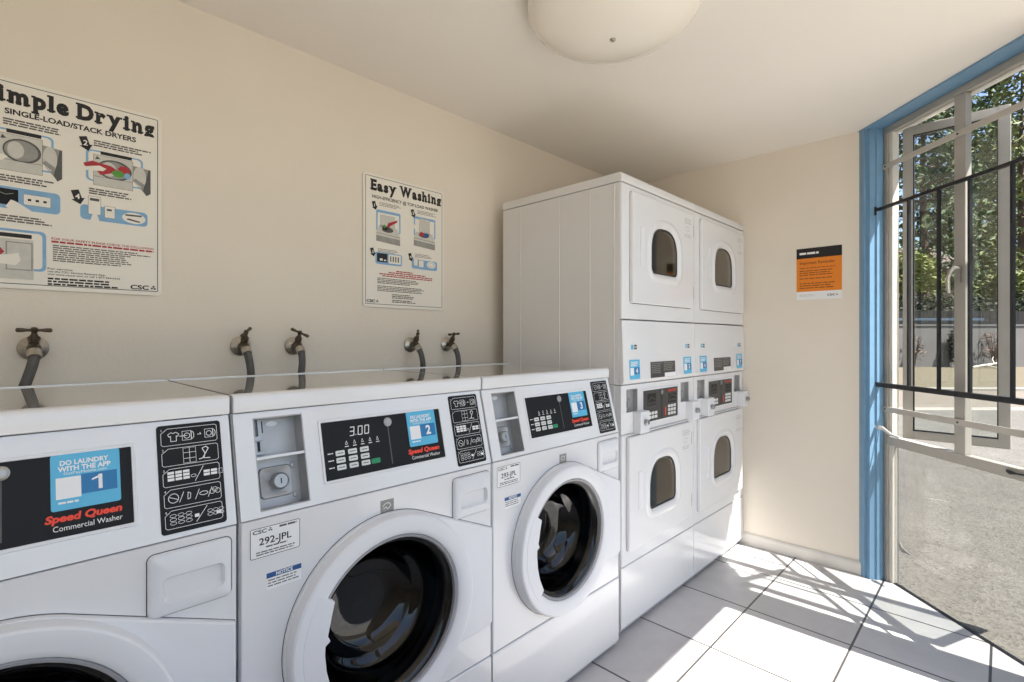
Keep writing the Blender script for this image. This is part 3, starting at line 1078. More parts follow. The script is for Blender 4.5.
# orange notice on the far wall
no = thing('orange_notice', 'orange paper notice with black header on the far wall beside the blue jamb', 'notice', (XF - 0.001, 0.862, 1.497), R(-90))
NW, NH = 0.226, 0.296
mb = MB(M_LABEL)
mb.solid(front, rect(0, 0, NW, NH), 0.0, 0.0012)
mb.build('sheet', no, smooth=0)
mb = MB(M_ORANGE)
mb.flat(front, rect(0, 0.047, NW, NH - 0.058), 0.0014)
mb.build('orange_field', no, smooth=0)
mb = MB(M_INK)
mb.flat(front, rect(0, NH - 0.058, NW, NH), 0.0014)
mb.build('header_band', no, smooth=0)
mb = MB(M_WINK)
print_lines(mb, front, 0.016, NH - 0.024, 0.10, 0.013, 1, 0.0018, 0.0, 0.9, rn)
mb.build('header_text', no, smooth=0)
mb = MB(M_OINK)
put_text(mb, 'Important Reminder', front, 0.018, NH - 0.092, 0.175, 0.016, 0.0018, 0.012)
mb.build('notice_title', no, smooth=0)
mb = MB(M_OINK)
print_lines(mb, front, 0.016, NH - 0.112, 0.19, 0.011, 1, 0.0018, 0.1, 0.35, rn)
mb.build('notice_text', no, smooth=0)
for dy, p_, k_ in ((0.128, 0.012, 3), (0.172, 0.012, 1), (0.200, 0.013, 3)):
    mb = MB(M_OINK)
    print_lines(mb, front, 0.016, NH - dy, 0.19, p_, k_, 0.0018, 0.25, 0.38, rn)
    mb.build('notice_text', no, smooth=0)
mb = MB(M_PG2)
csc_logo(mb, front, 0.155, 0.018, 0.052, 0.0018)
mb.build('footer_logo', no, smooth=0)
mb = MB(M_PG1)
print_lines(mb, front, 0.016, 0.030, 0.08, 0.007, 2, 0.0018, 0.2, 0.5, rn)
mb.build('footer_text', no, smooth=0)

# ------------------------------------------------------------------ taps with hoses
def tap(X, label, spin, hose_dx, hose_r=0.0125):
    t = thing('hose_tap', label, 'tap', (X, YB, 1.245), 0, 'washer taps along the back wall')
    Fb = lambda u, v, n: (u, -n, v)
    mb = MB(M_FLANGE)
    mb.lathe(Fb, 0, 0, [(0.033, 0.001), (0.034, 0.005), (0.030, 0.010), (0.018, 0.015), (0.015, 0.018), (0.0, 0.018)], 28, cap0=True)
    mb.build('wall_flange', t)
    mb = MB(M_BRASS)
    mb.tube([(0, -0.016, 0), (0, -0.03, 0.002), (0, -0.045, 0.0), (0, -0.058, -0.006), (0, -0.066, -0.014)], [0.011, 0.013, 0.016, 0.0135, 0.012], 14)
    mb.tube([(0, -0.036, 0.004), (0, -0.048, 0.024), (0, -0.054, 0.034), (0, -0.060, 0.044)], [0.012, 0.0115, 0.009, 0.005], 14)
    mb.tube([(0, -0.047, 0.022), (0, -0.052, 0.031)], [0.0135, 0.0135], 6)
    mb.build('tap_body', t)
    mb = MB(M_BRASS)
    ax = Vector((0, -0.52, 0.854)).normalized()
    c = Vector((0, -0.062, 0.050))
    e1 = Vector((1, 0, 0))
    e2 = ax.cross(e1)
    d = (e1 * math.cos(spin) + e2 * math.sin(spin)).normalized()
    mb.tube([c - d * 0.037, c - d * 0.034, c - d * 0.024, c - d * 0.012, c, c + d * 0.012, c + d * 0.024, c + d * 0.034, c + d * 0.037],
            [0.003, 0.0062, 0.0058, 0.0038, 0.0055, 0.0038, 0.0058, 0.0062, 0.003], 10)
    mb.tube([c - ax * 0.010, c - ax * 0.003, c + ax * 0.006, c + ax * 0.009], [0.005, 0.008, 0.007, 0.002], 12)
    mb.build('tee_handle', t)
    mb = MB(M_FLANGE)
    mb.tube([(0, -0.060, -0.008), (0, -0.069, -0.0175), (0, -0.076, -0.025)], [0.0155, 0.0165, 0.0150], 12)
    mb.build('coupling_nut', t)
    mb = MB(M_HOSE)
    pth = []
    P0, P1, P2, P3 = Vector((0, -0.074, -0.023)), Vector((hose_dx * 0.15, -0.098, -0.055)), Vector((hose_dx * 0.6, -0.092, -0.10)), Vector((hose_dx, -0.066, -0.16))
    for i in range(13):
        q = i / 12
        pth.append(P0 * (1 - q) ** 3 + P1 * 3 * q * (1 - q) ** 2 + P2 * 3 * q * q * (1 - q) + P3 * q ** 3)
    pth += [P3 + Vector((hose_dx * 0.3, 0.006, -0.12)), P3 + Vector((hose_dx * 0.4, 0.006, -0.40)), P3 + Vector((hose_dx * 0.4, 0.006, -0.6))]
    mb.tube(pth, hose_r, 12)
    mb.build('hose', t)
tap(0.075, 'brass hose tap below the large dryer poster with its handle level', 0.0, -0.035)
tap(0.615, 'left brass hose tap of the middle pair with handle turned up to the right', 0.9, 0.015)
tap(0.804, 'right brass hose tap of the middle pair beside the smaller poster', -0.9, -0.01)
tap(1.340, 'brass hose tap under the smaller washing poster', 1.0, 0.02)
tap(1.550, 'rightmost brass hose tap just left of the tall dryer side panel', 0.15, 0.015)

# ------------------------------------------------------------------ washers
PZ0, PZ1, PDY = 0.889, 1.108, 0.0545
PL = math.hypot(PDY, PZ1 - PZ0)
PVY, PVZ = PDY / PL, (PZ1 - PZ0) / PL
def panel(u, z, n):
    vv = (z - PZ0) / PVZ
    return (u, PVY * vv - PVZ * n, PZ0 + PVZ * vv + PVY * n)

def app_sticker(parent, F, u0, z0, u1, z1, n, num, text=True):
    st_ = MB(M_SKYB)
    st_.solid(F, rrect(u0, z0, u1, z1, 0.004, 3), n, n + 0.0006)
    st = st_.build('app_sticker', parent, smooth=0)
    st['label'] = 'light blue app sticker'
    w, h = u1 - u0, z1 - z0
    mb = MB(M_DBLUE)
    mb.flat(F, rect(u0 + 0.42 * w, z0 + 0.24 * h, u0 + 0.95 * w, z0 + 0.60 * h), n + 0.0008)
    mb.use(M_LABEL)
    mb.flat(F, rect(u0 + 0.07 * w, z0 + 0.2 * h, u0 + 0.42 * w, z0 + 0.58 * h), n + 0.0008)
    mb.use(M_WINK)
    put_text(mb, num, F, u0 + 0.70 * w, z0 + 0.30 * h, None, 0.25 * h, n + 0.0010, 0.035, center=True)
    if num == '1':
        cx = u0 + 0.70 * w
        mb.flat(F, [(cx - 0.012, z0 + 0.49 * h), (cx - 0.012, z0 + 0.46 * h), (cx + 0.002, z0 + 0.51 * h), (cx + 0.002, z0 + 0.553 * h)], n + 0.00105)
    if text:
        put_text(mb, 'DO LAUNDRY', F, u0 + 0.13 * w, z0 + 0.80 * h, 0.70 * w, 0.085 * h, n + 0.0010, 0.035)
        put_text(mb, 'WITH THE APP', F, u0 + 0.10 * w, z0 + 0.69 * h, 0.76 * w, 0.085 * h, n + 0.0010, 0.035)
        put_text(mb, 'GetPayMobile.com', F, u0 + 0.18 * w, z0 + 0.625 * h, 0.62 * w, 0.05 * h, n + 0.0010)
        print_lines(mb, F, u0 + 0.1 * w, z0 + 0.15 * h, 0.28 * w, 0.05 * h, 1, n + 0.001, 0, 0.7)
    else:
        print_lines(mb, F, u0 + 0.12 * w, z0 + 0.9 * h, 0.72 * w, 0.09 * h, 3, n + 0.001, 0.2, 0.6)
    mb.build('sticker_print', st, smooth=0)

def tee_icon(mb, F, u, v, s, n, t):
    stroke(mb, F, [(u - .5*s, v + .25*s), (u - .2*s, v + .45*s), (u, v + .33*s), (u + .2*s, v + .45*s), (u + .5*s, v + .25*s), (u + .38*s, v), (u + .25*s, v + .1*s), (u + .25*s, v - .45*s), (u - .25*s, v - .45*s), (u - .25*s, v + .1*s), (u - .38*s, v), (u - .5*s, v + .25*s)], t, n)

def machine_icon(mb, F, u, v, s, n, t):
    outline(mb, F, rect(u - .5*s, v - .45*s, u + .3*s, v + .45*s), t, n)
    outline(mb, F, circ(u - .08*s, v - .02*s, .28*s, 14), t, n)
    outline(mb, F, circ(u + .3*s, v, .26*s, 12, -90, 90, .4*s), t, n)

def instruction_plate(root, F, u0, z0, u1, z1, n):
    mb = MB(M_DISPLAY)
    mb.solid(F, rrect(u0, z0, u1, z1, 0.006, 4), n, n + 0.001)
    pl = mb.build('instruction_plate', root, smooth=0)
    mb = MB(M_WINK)
    k = n + 0.0013
    t = 0.0011
    w = u1 - u0
    hh = (z1 - z0 - 0.010) / 5
    for r in range(5):
        a0 = z1 - 0.005 - (r + 1) * hh + 0.0035
        a1 = z1 - 0.005 - r * hh - 0.0015
        outline(mb, F, [(u0 + .06*w, a0 + .003), (u0 + .09*w, a0), (u1 - .09*w, a0), (u1 - .06*w, a0 + .003), (u1 - .06*w, a1 - .003), (u1 - .09*w, a1), (u0 + .16*w, a1), (u0 + .06*w, a1 - .009)][::-1], 0.0009, k)
        put_text(mb, str(r + 1), F, u0 + .07 * w, a1 - 0.005, None, 0.0045, k)
        cv = (a0 + a1) / 2
        X = lambda q: u0 + q * w
        if r == 0:
            tee_icon(mb, F, X(.25), cv, 0.019, k, t)
            machine_icon(mb, F, X(.47), cv, 0.020, k, t)
            stroke(mb, F, [(X(.34), cv), (X(.46), cv)], t, k)
            stroke(mb, F, [(X(.62), cv), (X(.68), cv), (X(.66), cv + .003)], t, k)
            machine_icon(mb, F, X(.82), cv, 0.019, k, t)
        if r == 1:
            outline(mb, F, rect(X(.38), a0 + .002, X(.58), a1 - .002), 0.0009, k)
            stroke(mb, F, [(X(.48), a0 + .002), (X(.48), a1 - .002)], 0.0009, k)
            for q in (.33, .66):
                stroke(mb, F, [(X(.38), a0 + (a1 - a0) * q), (X(.58), a0 + (a1 - a0) * q)], 0.0009, k)
            stroke(mb, F, [(X(.62), a0 + .006), (X(.68), a0 + .007), (X(.78), a1 - .008), (X(.74), a1 - .004), (X(.68), a1 - .007), (X(.72), cv), (X(.70), a0 + .007), (X(.80), a0 + .006)], 0.0016, k)
        if r == 2:
            for i in range(3):
                for j in range(3):
                    mb.flat(F, rect(X(.13) + i * .013, cv - .006 + j * .0062, X(.13) + i * .013 + .011, cv - .006 + j * .0062 + .0048), k)
            outline(mb, F, circ(X(.52), cv - .002, .005, 10, ry=.003), 0.0008, k)
            stroke(mb, F, [(X(.54), a0 + .004), (X(.68), a1 - .003)], t, k)
            for i in range(2):
                for j in range(2):
                    mb.flat(F, rect(X(.68) + i * .013, cv - .006 + j * .0062, X(.68) + i * .013 + .011, cv - .006 + j * .0062 + .0048), k)
            outline(mb, F, rect(X(.68) + .026, cv - .006, X(.68) + .034, cv + .004), 0.0008, k)
        if r == 3:
            outline(mb, F, circ(X(.20), cv, .009, 14), t, k)
            stroke(mb, F, [(X(.14), cv + .003), (X(.26), cv - .003)], t, k)
            for q in (.32, .56, .76):
                stroke(mb, F, [(X(q - .035), cv - .009), (X(q + .035), cv + .009)], t, k)
            stroke(mb, F, [(X(.41), cv - .006), (X(.42), cv + .007), (X(.46), cv + .004), (X(.45), cv - .005), (X(.41), cv - .006)], t, k)
            outline(mb, F, circ(X(.66), cv, .008, 12, ry=.004), t, k)
            for i in range(3):
                outline(mb, F, circ(X(.84) + (i - 1) * .005, cv + (i % 2) * .003, .005, 10), t * .8, k)
        if r == 4:
            for i in range(3):
                for j in range(3):
                    outline(mb, F, circ(X(.18) + i * .013, cv - .007 + j * .0068, .0058, 8, ry=.0032), 0.0008, k)
            mb.flat(F, rect(X(.50), cv - .004, X(.57), cv + .002), k)
            stroke(mb, F, [(X(.52), a0 + .004), (X(.70), a1 - .003)], t, k)
            for i in range(3):
                for j in range(2):
                    outline(mb, F, circ(X(.74) + i * .010, cv - .004 + j * .0068, .005, 8, ry=.0032), 0.0008, k)
            mb.flat(F, rect(X(.84), cv - .006, X(.92), cv), k)
    mb.build('instruction_icons', pl, smooth=0)

def washer(X0, Y0, num, label, tagtext, lit):
    W = 0.7155
    root = thing('washing_machine', label, 'washing machine', (X0, Y0, 0), 0, 'front loading washing machines in a row')
    CU, CV, RH = 0.348, 0.562, 0.212
    # shell
    mb = MB(M_WHITE)
    side = [(0.012, 0.012), (0.012, PZ0 - 0.004), (PDY + 0.012, PZ1), (0.634, PZ1), (0.634, 0.012)]
    FX = lambda u, v, n: (n, u, v)
    mb.solid(FX, side, 0.0, 0.010)
    mb.solid(FX, side, W - 0.010, W)
    mb.box(0.010, 0.624, 0.012, W - 0.010, 0.634, PZ1)
    mb.box(0.010, 0.02, 0.012, W - 0.010, 0.624, 0.022)
    mb.build('cabinet', root, smooth=0)
    for fx in (0.05, W - 0.05):
        for fy in (0.06, 0.58):
            mb = MB(M_BLKRUB)
            mb.lathe(lambda u, v, n: (fx + u, fy + v, n), 0, 0, [(0.02, 0.0), (0.02, 0.008), (0.012, 0.0125)], 14, cap0=True, cap1=True)
            mb.build('foot', root)
    # front panel with the door hole
    mb = MB(M_WHITE)
    o_ = rect(0.001, 0.294, W - 0.001, 0.8855)
    hole = circ(CU, CV, RH, 72)
    loft(mb, front, CU, CV, [(grow(o_, -0.003, 0, 0), 0.0), (hole, 0.0), (circ(CU, CV, RH - 0.003, 72), -0.003), (circ(CU, CV, RH - 0.003, 72), -0.04)], 96, o_)
    loft(mb, front, CU, CV, [(o_, -0.012), (o_, -0.003), (grow(o_, -0.003, 0, 0), 0.0)], 96, o_)
    mb.build('front_panel', root, smooth=25)
    # kick panel
    mb = MB(M_WHITE)
    mb.solid(lambda u, v, n: (n, u, v), [(0.014, 0.012), (0.002, 0.03), (0.0, 0.036), (0.0, 0.286), (0.003, 0.2895), (0.014, 0.2895)], 0.001, W - 0.001)
    mb.build('kick_panel', root, smooth=25)
    # control panel: sloped sheet with the coin recess cut out
    cu0, cu1, cz0, cz1 = 0.040, 0.149, 0.900, 1.095
    mb = MB(M_WHITE)
    for q in (rect(0.001, PZ0, cu0, PZ1), rect(cu1, PZ0, W - 0.001, PZ1), rect(cu0, PZ0, cu1, cz0), rect(cu0, cz1, cu1, PZ1)):
        mb.solid(panel, q, -0.008, 0.0)
    mb.build('control_panel', root, smooth=0)
    mb = MB(M_METALD)
    D = 0.045
    for q in (rect(cu0 + .0005, cz0 + .0005, cu0 + 0.002, cz1 - .0005), rect(cu1 - 0.002, cz0 + .0005, cu1 - .0005, cz1 - .0005), rect(cu0 + .002, cz0 + .0005, cu1 - .002, cz0 + 0.002), rect(cu0 + .002, cz1 - 0.002, cu1 - .002, cz1 - .0005)):
        mb.solid(panel, q, -D, -0.0005)
    mb.solid(panel, rect(cu0, cz0, cu1, cz1), -D - 0.002, -D)
    cr = mb.build('coin_recess', root, smooth=0)
    cr['label'] = 'grey metal coin recess'
    mb = MB(M_WHITE2)
    mb.solid(panel, rect(cu0 + .002, 1.006, cu1 - .002, 1.012), -D, -0.002)
    mb.build('recess_shelf', cr, smooth=0)
    mb = MB(M_METAL)     # coin slide
    mb.solid(panel, rect(cu0 + 0.021, 1.058, cu0 + 0.031, 1.093), -D, -D + 0.010)
    mb.solid(panel, rect(cu0 + 0.012, 1.048, cu0 + 0.030, 1.058), -D, -D + 0.014)
    mb.solid(panel, rect(cu0 + 0.014, 1.020, cu0 + 0.030, 1.046), -D, -D + 0.004)
    mb.solid(panel, rect(cu0 + 0.006, 1.018, cu0 + 0.034, 1.023), -D, -D + 0.012)
    mb.use(M_INK)
    mb.solid(panel, rect(cu0 + 0.019, 1.025, cu0 + 0.025, 1.046), -D + 0.004, -D + 0.0046)
    mb.solid(panel, rect(cu0 + 0.029, 1.064, cu0 + 0.0315, 1.090), -D + 0.010, -D + 0.0105)
    mb.use(M_LABEL)
    mb.solid(panel, circ(cu0 + 0.055, 1.083, 0.013, 16, ry=0.006), -D, -D + 0.001)
    mb.build('coin_slide', cr, smooth=0)
    mb = MB(M_METALD)    # coin box door
    kc = ((cu0 + cu1) / 2 - 0.002, 0.955)
    loft(mb, panel, kc[0], kc[1], [(rrect(kc[0] - .036, kc[1] - .034, kc[0] + .036, kc[1] + .034, .010), -D + .001), (rrect(kc[0] - .034, kc[1] - .032, kc[0] + .034, kc[1] + .032, .010), -D + .005),
                                   (rrect(kc[0] - .030, kc[1] - .028, kc[0] + .030, kc[1] + .028, .009), -D + .004), (rrect(kc[0] - .026, kc[1] - .024, kc[0] + .026, kc[1] + .024, .008), -D + .0015)], 48, (), cap1=True)
    for q, r_ in ((-.042, .03), (.042, .03), (.042, -.036), (-.042, -.036)):
        mb.lathe(panel, kc[0] + q, kc[1] + r_, [(0.007, -D + .0005), (0.006, -D + .003), (0.0, -D + .004)], 14)
    cb = mb.build('coin_box_door', cr)
    mb = MB(M_METAL)
    mb.lathe(panel, kc[0] + .005, kc[1], [(0.018, -D + .002), (0.018, -D + .018), (0.015, -D + .021), (0.0, -D + .021)], 26)
    mb.use(M_INK)
    mb.solid(panel, rect(kc[0] + .004, kc[1] - .006, kc[0] + .0065, kc[1] + .006), -D + .021, -D + .0215)
    mb.build('lock_cylinder', cb)
    # display
    b0, b1, d0, d1 = 0.184, 0.551, 0.927, 1.074
    mb = MB(M_WHITE2)
    loft(mb, panel, (b0 + b1) / 2, (d0 + d1) / 2, [(rrect(b0, d0, b1, d1, .004), 0.0), (rrect(b0 + .001, d0 + .001, b1 - .001, d1 - .001, .004), .0025), (rrect(b0 + .006, d0 + .006, b1 - .006, d1 - .006, .002), .0025), (rrect(b0 + .0065, d0 + .0065, b1 - .0065, d1 - .0065, .002), .0008)], 96)
    mb.build('display_bezel', root, smooth=20)
    mb = MB(M_DISPLAY)
    mb.solid(panel, rect(b0 + .0065, d0 + .0065, b1 - .0065, d1 - .0065), 0.0, 0.0008)
    ds = mb.build('display_panel', root, smooth=0)
    k = 0.0012
    mb = MB(M_WINK)
    if lit:
        seg = {'3': 'abgcd', '0': 'abcdef'}
        for q, ch in enumerate('300'):
            ox, oy, sw, sh = 0.262 + 0.0185 * q + (0.004 if q else 0), 1.029, 0.011, 0.020
            PT = {'a': ((0, 1), (1, 1)), 'b': ((1, 1), (1, .5)), 'c': ((1, .5), (1, 0)), 'd': ((0, 0), (1, 0)), 'e': ((0, 0), (0, .5)), 'f': ((0, .5), (0, 1)), 'g': ((0, .5), (1, .5))}
            for g_ in seg[ch]:
                (ax, ay), (bx, by) = PT[g_]
                stroke(mb, panel, [(ox + ax * sw + ay * .003, oy + ay * sh), (ox + bx * sw + by * .003, oy + by * sh)], 0.0022, k)
        mb.flat(panel, rect(0.2775, 1.029, 0.2797, 1.0312), k)
        mb.build('price_digits', ds, smooth=0)
        mb = MB(M_WINK)
    for i in range(5):
        u = 0.248 + 0.0215 * i
        stroke(mb, panel, [(u, 1.010), (u + .006, 1.010), (u + .003, 1.018), (u, 1.010)], 0.0011, k)
        mb.flat(panel, rect(u - .002, 1.004, u + .008, 1.006), k)
    for j in range(3):
        print_lines(mb, panel, 0.200, 0.995 - 0.0165 * j, 0.014, 0.004, 1, k, 0, 0.6)
    mb.build('display_icons', ds, smooth=0)
    for i in range(3):
        for j in range(3):
            mb = MB(M_KEY)
            u, v = 0.220 + 0.0325 * i, 0.986 - 0.0165 * j
            mb.solid(panel, rrect(u, v, u + 0.023, v + 0.012, .002, 2), .0008, .0028)
            mb.use(M_PRINT)
            mb.flat(panel, rect(u + .004, v + .005, u + .019, v + .007), .0030)
            mb.build('key', ds, smooth=0)
    mb = MB(M_GKEY)
    mb.solid(panel, rrect(0.312, 0.953, 0.337, 0.965, .002, 2), .0008, .0028)
    gk = mb.build('start_key', ds, smooth=0)
    gk['label'] = 'green start key'
    mb = MB(M_METAL)
    mb.lathe(panel, 0.372, 1.050, [(0.0115, .0008), (0.0115, .004), (0.0085, .0055), (0.006, .0045), (0.0, .0045)], 24)
    mb.use(M_PG3)
    mb.flat(panel, rect(0.3705, 0.944, 0.3735, 1.038), k)
    mb.build('key_switch', ds)
    app_sticker(root, panel, 0.432, 0.976, 0.527, 1.068, 0.0009, num)
    mb = MB(M_SQRED)
    put_text(mb, 'Speed Queen', panel, 0.424, 0.9585, 0.104, 0.0115, k, 0.045, shear=0.15)
    mb.use(M_WINK)
    put_text(mb, 'Commercial Washer', panel, 0.434, 0.9435, 0.094, 0.0088, k, 0.0)
    mb.build('maker_lettering', ds, smooth=0)
    instruction_plate(root, panel, 0.585, 0.898, 0.697, 1.099, 0.0)
    # lid: white front nose, glossy flat top, thin lip along the back
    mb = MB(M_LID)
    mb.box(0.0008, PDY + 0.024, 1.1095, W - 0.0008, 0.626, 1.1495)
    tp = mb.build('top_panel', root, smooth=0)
    mb = MB(M_WHITE)
    mb.solid(lambda u, v, n: (n, u, v), [(PDY - 0.007, 1.1105), (PDY - 0.008, 1.142), (PDY - 0.0055, 1.147), (PDY, 1.1500), (PDY + 0.024, 1.1502), (PDY + 0.024, 1.1105)], 0.0, W)
    mb.build('lid_nose', tp, smooth=50, bevel=0.002)
    mb = MB(M_WHITE)
    mb.box(0.001, 0.626, 1.1095, W - 0.001, 0.634, 1.1525)
    mb.build('lid_lip', tp, smooth=0)
    # dispenser drawer
    mb = MB(M_WHITE2)
    du0, du1, dz0, dz1 = 0.562, 0.704, 0.749, 0.868
    cu_, cv_ = 0.636, 0.798
    ol = rrect(du0, dz0, du1, dz1, .012)
    sl = rrect(0.584, 0.774, 0.690, 0.822, .012)
    loft(mb, front, cu_, cv_, [(ol, 0.0), (grow(ol, -.002, 0, 0), .007), (grow(ol, -.006, 0, 0), .010), (sl, .010), (grow(sl, -.003, 0, 0), .004), (grow(sl, -.008, 0, 0), -.006)], 96, (), cap1=True)
    dd = mb.build('dispenser_drawer', root, smooth=40)
    mb = MB(M_SEAM)
    outline(mb, front, grow(ol, 0.0015, 0, 0), 0.003, 0.0006)
    mb.build('drawer_gap', dd, smooth=0)
    # stickers on the front
    mb = MB(M_LABEL)
    mb.solid(front, rrect(0.018, 0.804, 0.123, 0.868, .004, 3), 0.0, 0.0006)
    al = mb.build('asset_label', root, smooth=0)
    mb = MB(M_INK)
    outline(mb, front, rrect(0.018, 0.804, 0.123, 0.868, .004, 3), 0.0012, 0.0008)
    put_text(mb, tagtext, front, 0.036, 0.831, 0.068, 0.0145, 0.0009, 0.015)
    csc_logo(mb, front, 0.023, 0.856, 0.040, 0.0009, M_PG3)
    mb.use(M_PRINT)
    print_lines(mb, front, 0.078, 0.864, 0.038, 0.006, 1, 0.0009, 0, 0.7, rn)
    print_lines(mb, front, 0.050, 0.826, 0.045, 0.005, 1, 0.0009, 0, 0.6, rn)
    print_lines(mb, front, 0.030, 0.817, 0.085, 0.005, 2, 0.0009, 0.1, 0.5, rn)
    mb.build('label_print', al, smooth=0)
    mb = MB(M_LABEL)
    mb.solid(front, rect(0.051, 0.730, 0.126, 0.766), 0.0, 0.0006)
    mb.use(M_NAVY)
    mb.flat(front, rect(0.051, 0.755, 0.126, 0.766), 0.0008)
    mb.use(M_WINK)
    put_text(mb, 'NOTICE', front, 0.071, 0.757, 0.036, 0.0075, 0.0010, 0.03)
    mb.use(M_PRINT)
    print_lines(mb, front, 0.054, 0.751, 0.068, 0.006, 3, 0.0008, 0.2, 0.4, rn)
    mb.build('notice_sticker', root, smooth=0)
    mb = MB(M_PG2)
    mb.solid(front, rect(0.328, 0.818, 0.367, 0.858), 0.0, 0.0006)
    mb.use(M_PG3)
    mb.flat(front, rect(0.330, 0.820, 0.365, 0.828), 0.0008)
    mb.use(M_LABEL)
    stroke(mb, front, circ(0.347, 0.838, 0.012, 10, 20, 160), 0.002, 0.0008)
    stroke(mb, front, [(0.336, 0.836), (0.343, 0.840), (0.350, 0.834), (0.358, 0.842)], 0.002, 0.0009)
    mb.build('energy_sticker', root, smooth=0)
    # drum and gasket behind the door
    mb = MB(M_DRUM)
    mb.lathe(front, CU, CV, [(0.200, -0.055), (0.232, -0.075), (0.236, -0.10), (0.236, -0.40), (0.22, -0.42), (0.10, -0.43), (0.0, -0.43)], 56)
    mb.build('drum', root)
    mb = MB(M_RUBBER)
    mb.lathe(front, CU, CV, [(0.209, -0.01), (0.205, -0.004), (0.197, -0.006), (0.195, -0.02), (0.198, -0.045), (0.2, -0.056)], 56)
    mb.build('door_gasket', root)
    # door
    RO = 0.264
    ol = []
    for i in range(57):      # from upper right, round the left, to lower right
        a = R(64 + (302 - 64) * i / 56)
        ol.append((CU + RO * math.cos(a), CV + RO * math.sin(a)))
    ol += [(0.555, 0.392), (0.700, 0.396), (0.7095, 0.405), (0.7095, 0.692)]
    mb = MB(M_WHITE2)
    outl = [(ol, 0.0005), (grow(ol, -.001, 0, 0), .010), (grow(ol, -.005, 0, 0), .0135)]
    outl += [(circ(CU, CV, r_, 72), n_) for r_, n_ in ((0.2615, .0137), (0.2605, .031), (0.2585, .0375), (0.2545, .0405), (0.248, .041), (0.236, .0395), (0.224, .0375), (0.2145, .035), (0.2105, .032), (0.2085, .026), (0.2085, -.004))]
    loft(mb, front, CU, CV, outl, 144, [(0.7095, 0.692), (0.7095, 0.405), (0.555, 0.392)])
    door = mb.build('door', root, smooth=32)
    mb = MB(M_SEAM)
    k2 = len(ol)
    o2 = grow(ol, 0.0016, 0, 0)
    mb.add([front(u, v, 0.0004) for u, v in ol] + [front(u, v, 0.0004) for u, v in o2], [(i, (i + 1) % k2, (i + 1) % k2 + k2, i + k2) for i in range(k2)])
    mb.build('door_gap', door, smooth=0)
    mb = MB(M_RUBBER)
    mb.lathe(front, CU, CV, [(0.2085, .028), (0.206, .030), (0.201, .028), (0.199, .020), (0.199, .008)], 64)
    mb.build('glass_rim', door)
    mb = MB(G_DOOR)
    mb.lathe(front, CU, CV, [(0.199, .020), (0.190, .017), (0.182, .006), (0.176, -.010), (0.170, -.035), (0.160, -.062), (0.148, -.075), (0.138, -.080), (0.132, -.086), (0.118, -.108), (0.10, -.116), (0.06, -.119), (0.0, -.120)], 64)
    mb.build('glass_bowl', door, smooth=60)
    # grip on the left of the door
    mb = MB(M_WHITE2)
    gp = circ(CU, CV, 0.236, 20, 146, 222) + [(CU - 0.150, CV - 0.128), (CU - 0.170, CV - 0.085), (CU - 0.180, CV - 0.045), (CU - 0.184, CV - 0.005), (CU - 0.183, CV + 0.014), (CU - 0.171, CV + 0.021), (CU - 0.177, CV + 0.034), (CU - 0.166, CV + 0.085), (CU - 0.160, CV + 0.108)]
    mb.solid(front, gp, 0.024, 0.0403)
    mb.build('door_grip', door, smooth=0, bevel=0.003)
    return root

YW = 1.134
washer(-0.366, YW, '1', 'front loading washer numbered 1, at the left edge of the row', '291-JPL', True)
washer(0.356, YW, '2', 'front loading washer numbered 2, in the middle of the row', '292-JPL', True)
washer(1.078, YW, '3', 'front loading washer numbered 3, beside the stacked dryers', '293-JPL', False)

# ------------------------------------------------------------------ stacked dryers
def arch(cu, z0, z1, a):
    """window with a broad rounded top and small bottom corners"""
    pts = []
    r = 0.03
    zc = z0 + (z1 - z0) * 0.42
    for i in range(7):
        t = R(-90 + 90 * i / 6)
        pts.append((cu + a - r + r * math.cos(t), z0 + r + r * math.sin(t)))
    for i in range(1, 32):
        t = PI * i / 32
        c_, s_ = math.cos(t), math.sin(t)
        pts.append((cu + a * math.copysign(abs(c_) ** 0.72, c_), zc + (z1 - zc) * abs(s_) ** 0.8))
    for i in range(7):
        t = R(180 + 90 * i / 6)
        pts.append((cu - a + r + r * math.cos(t), z0 + r + r * math.sin(t)))
    return pts

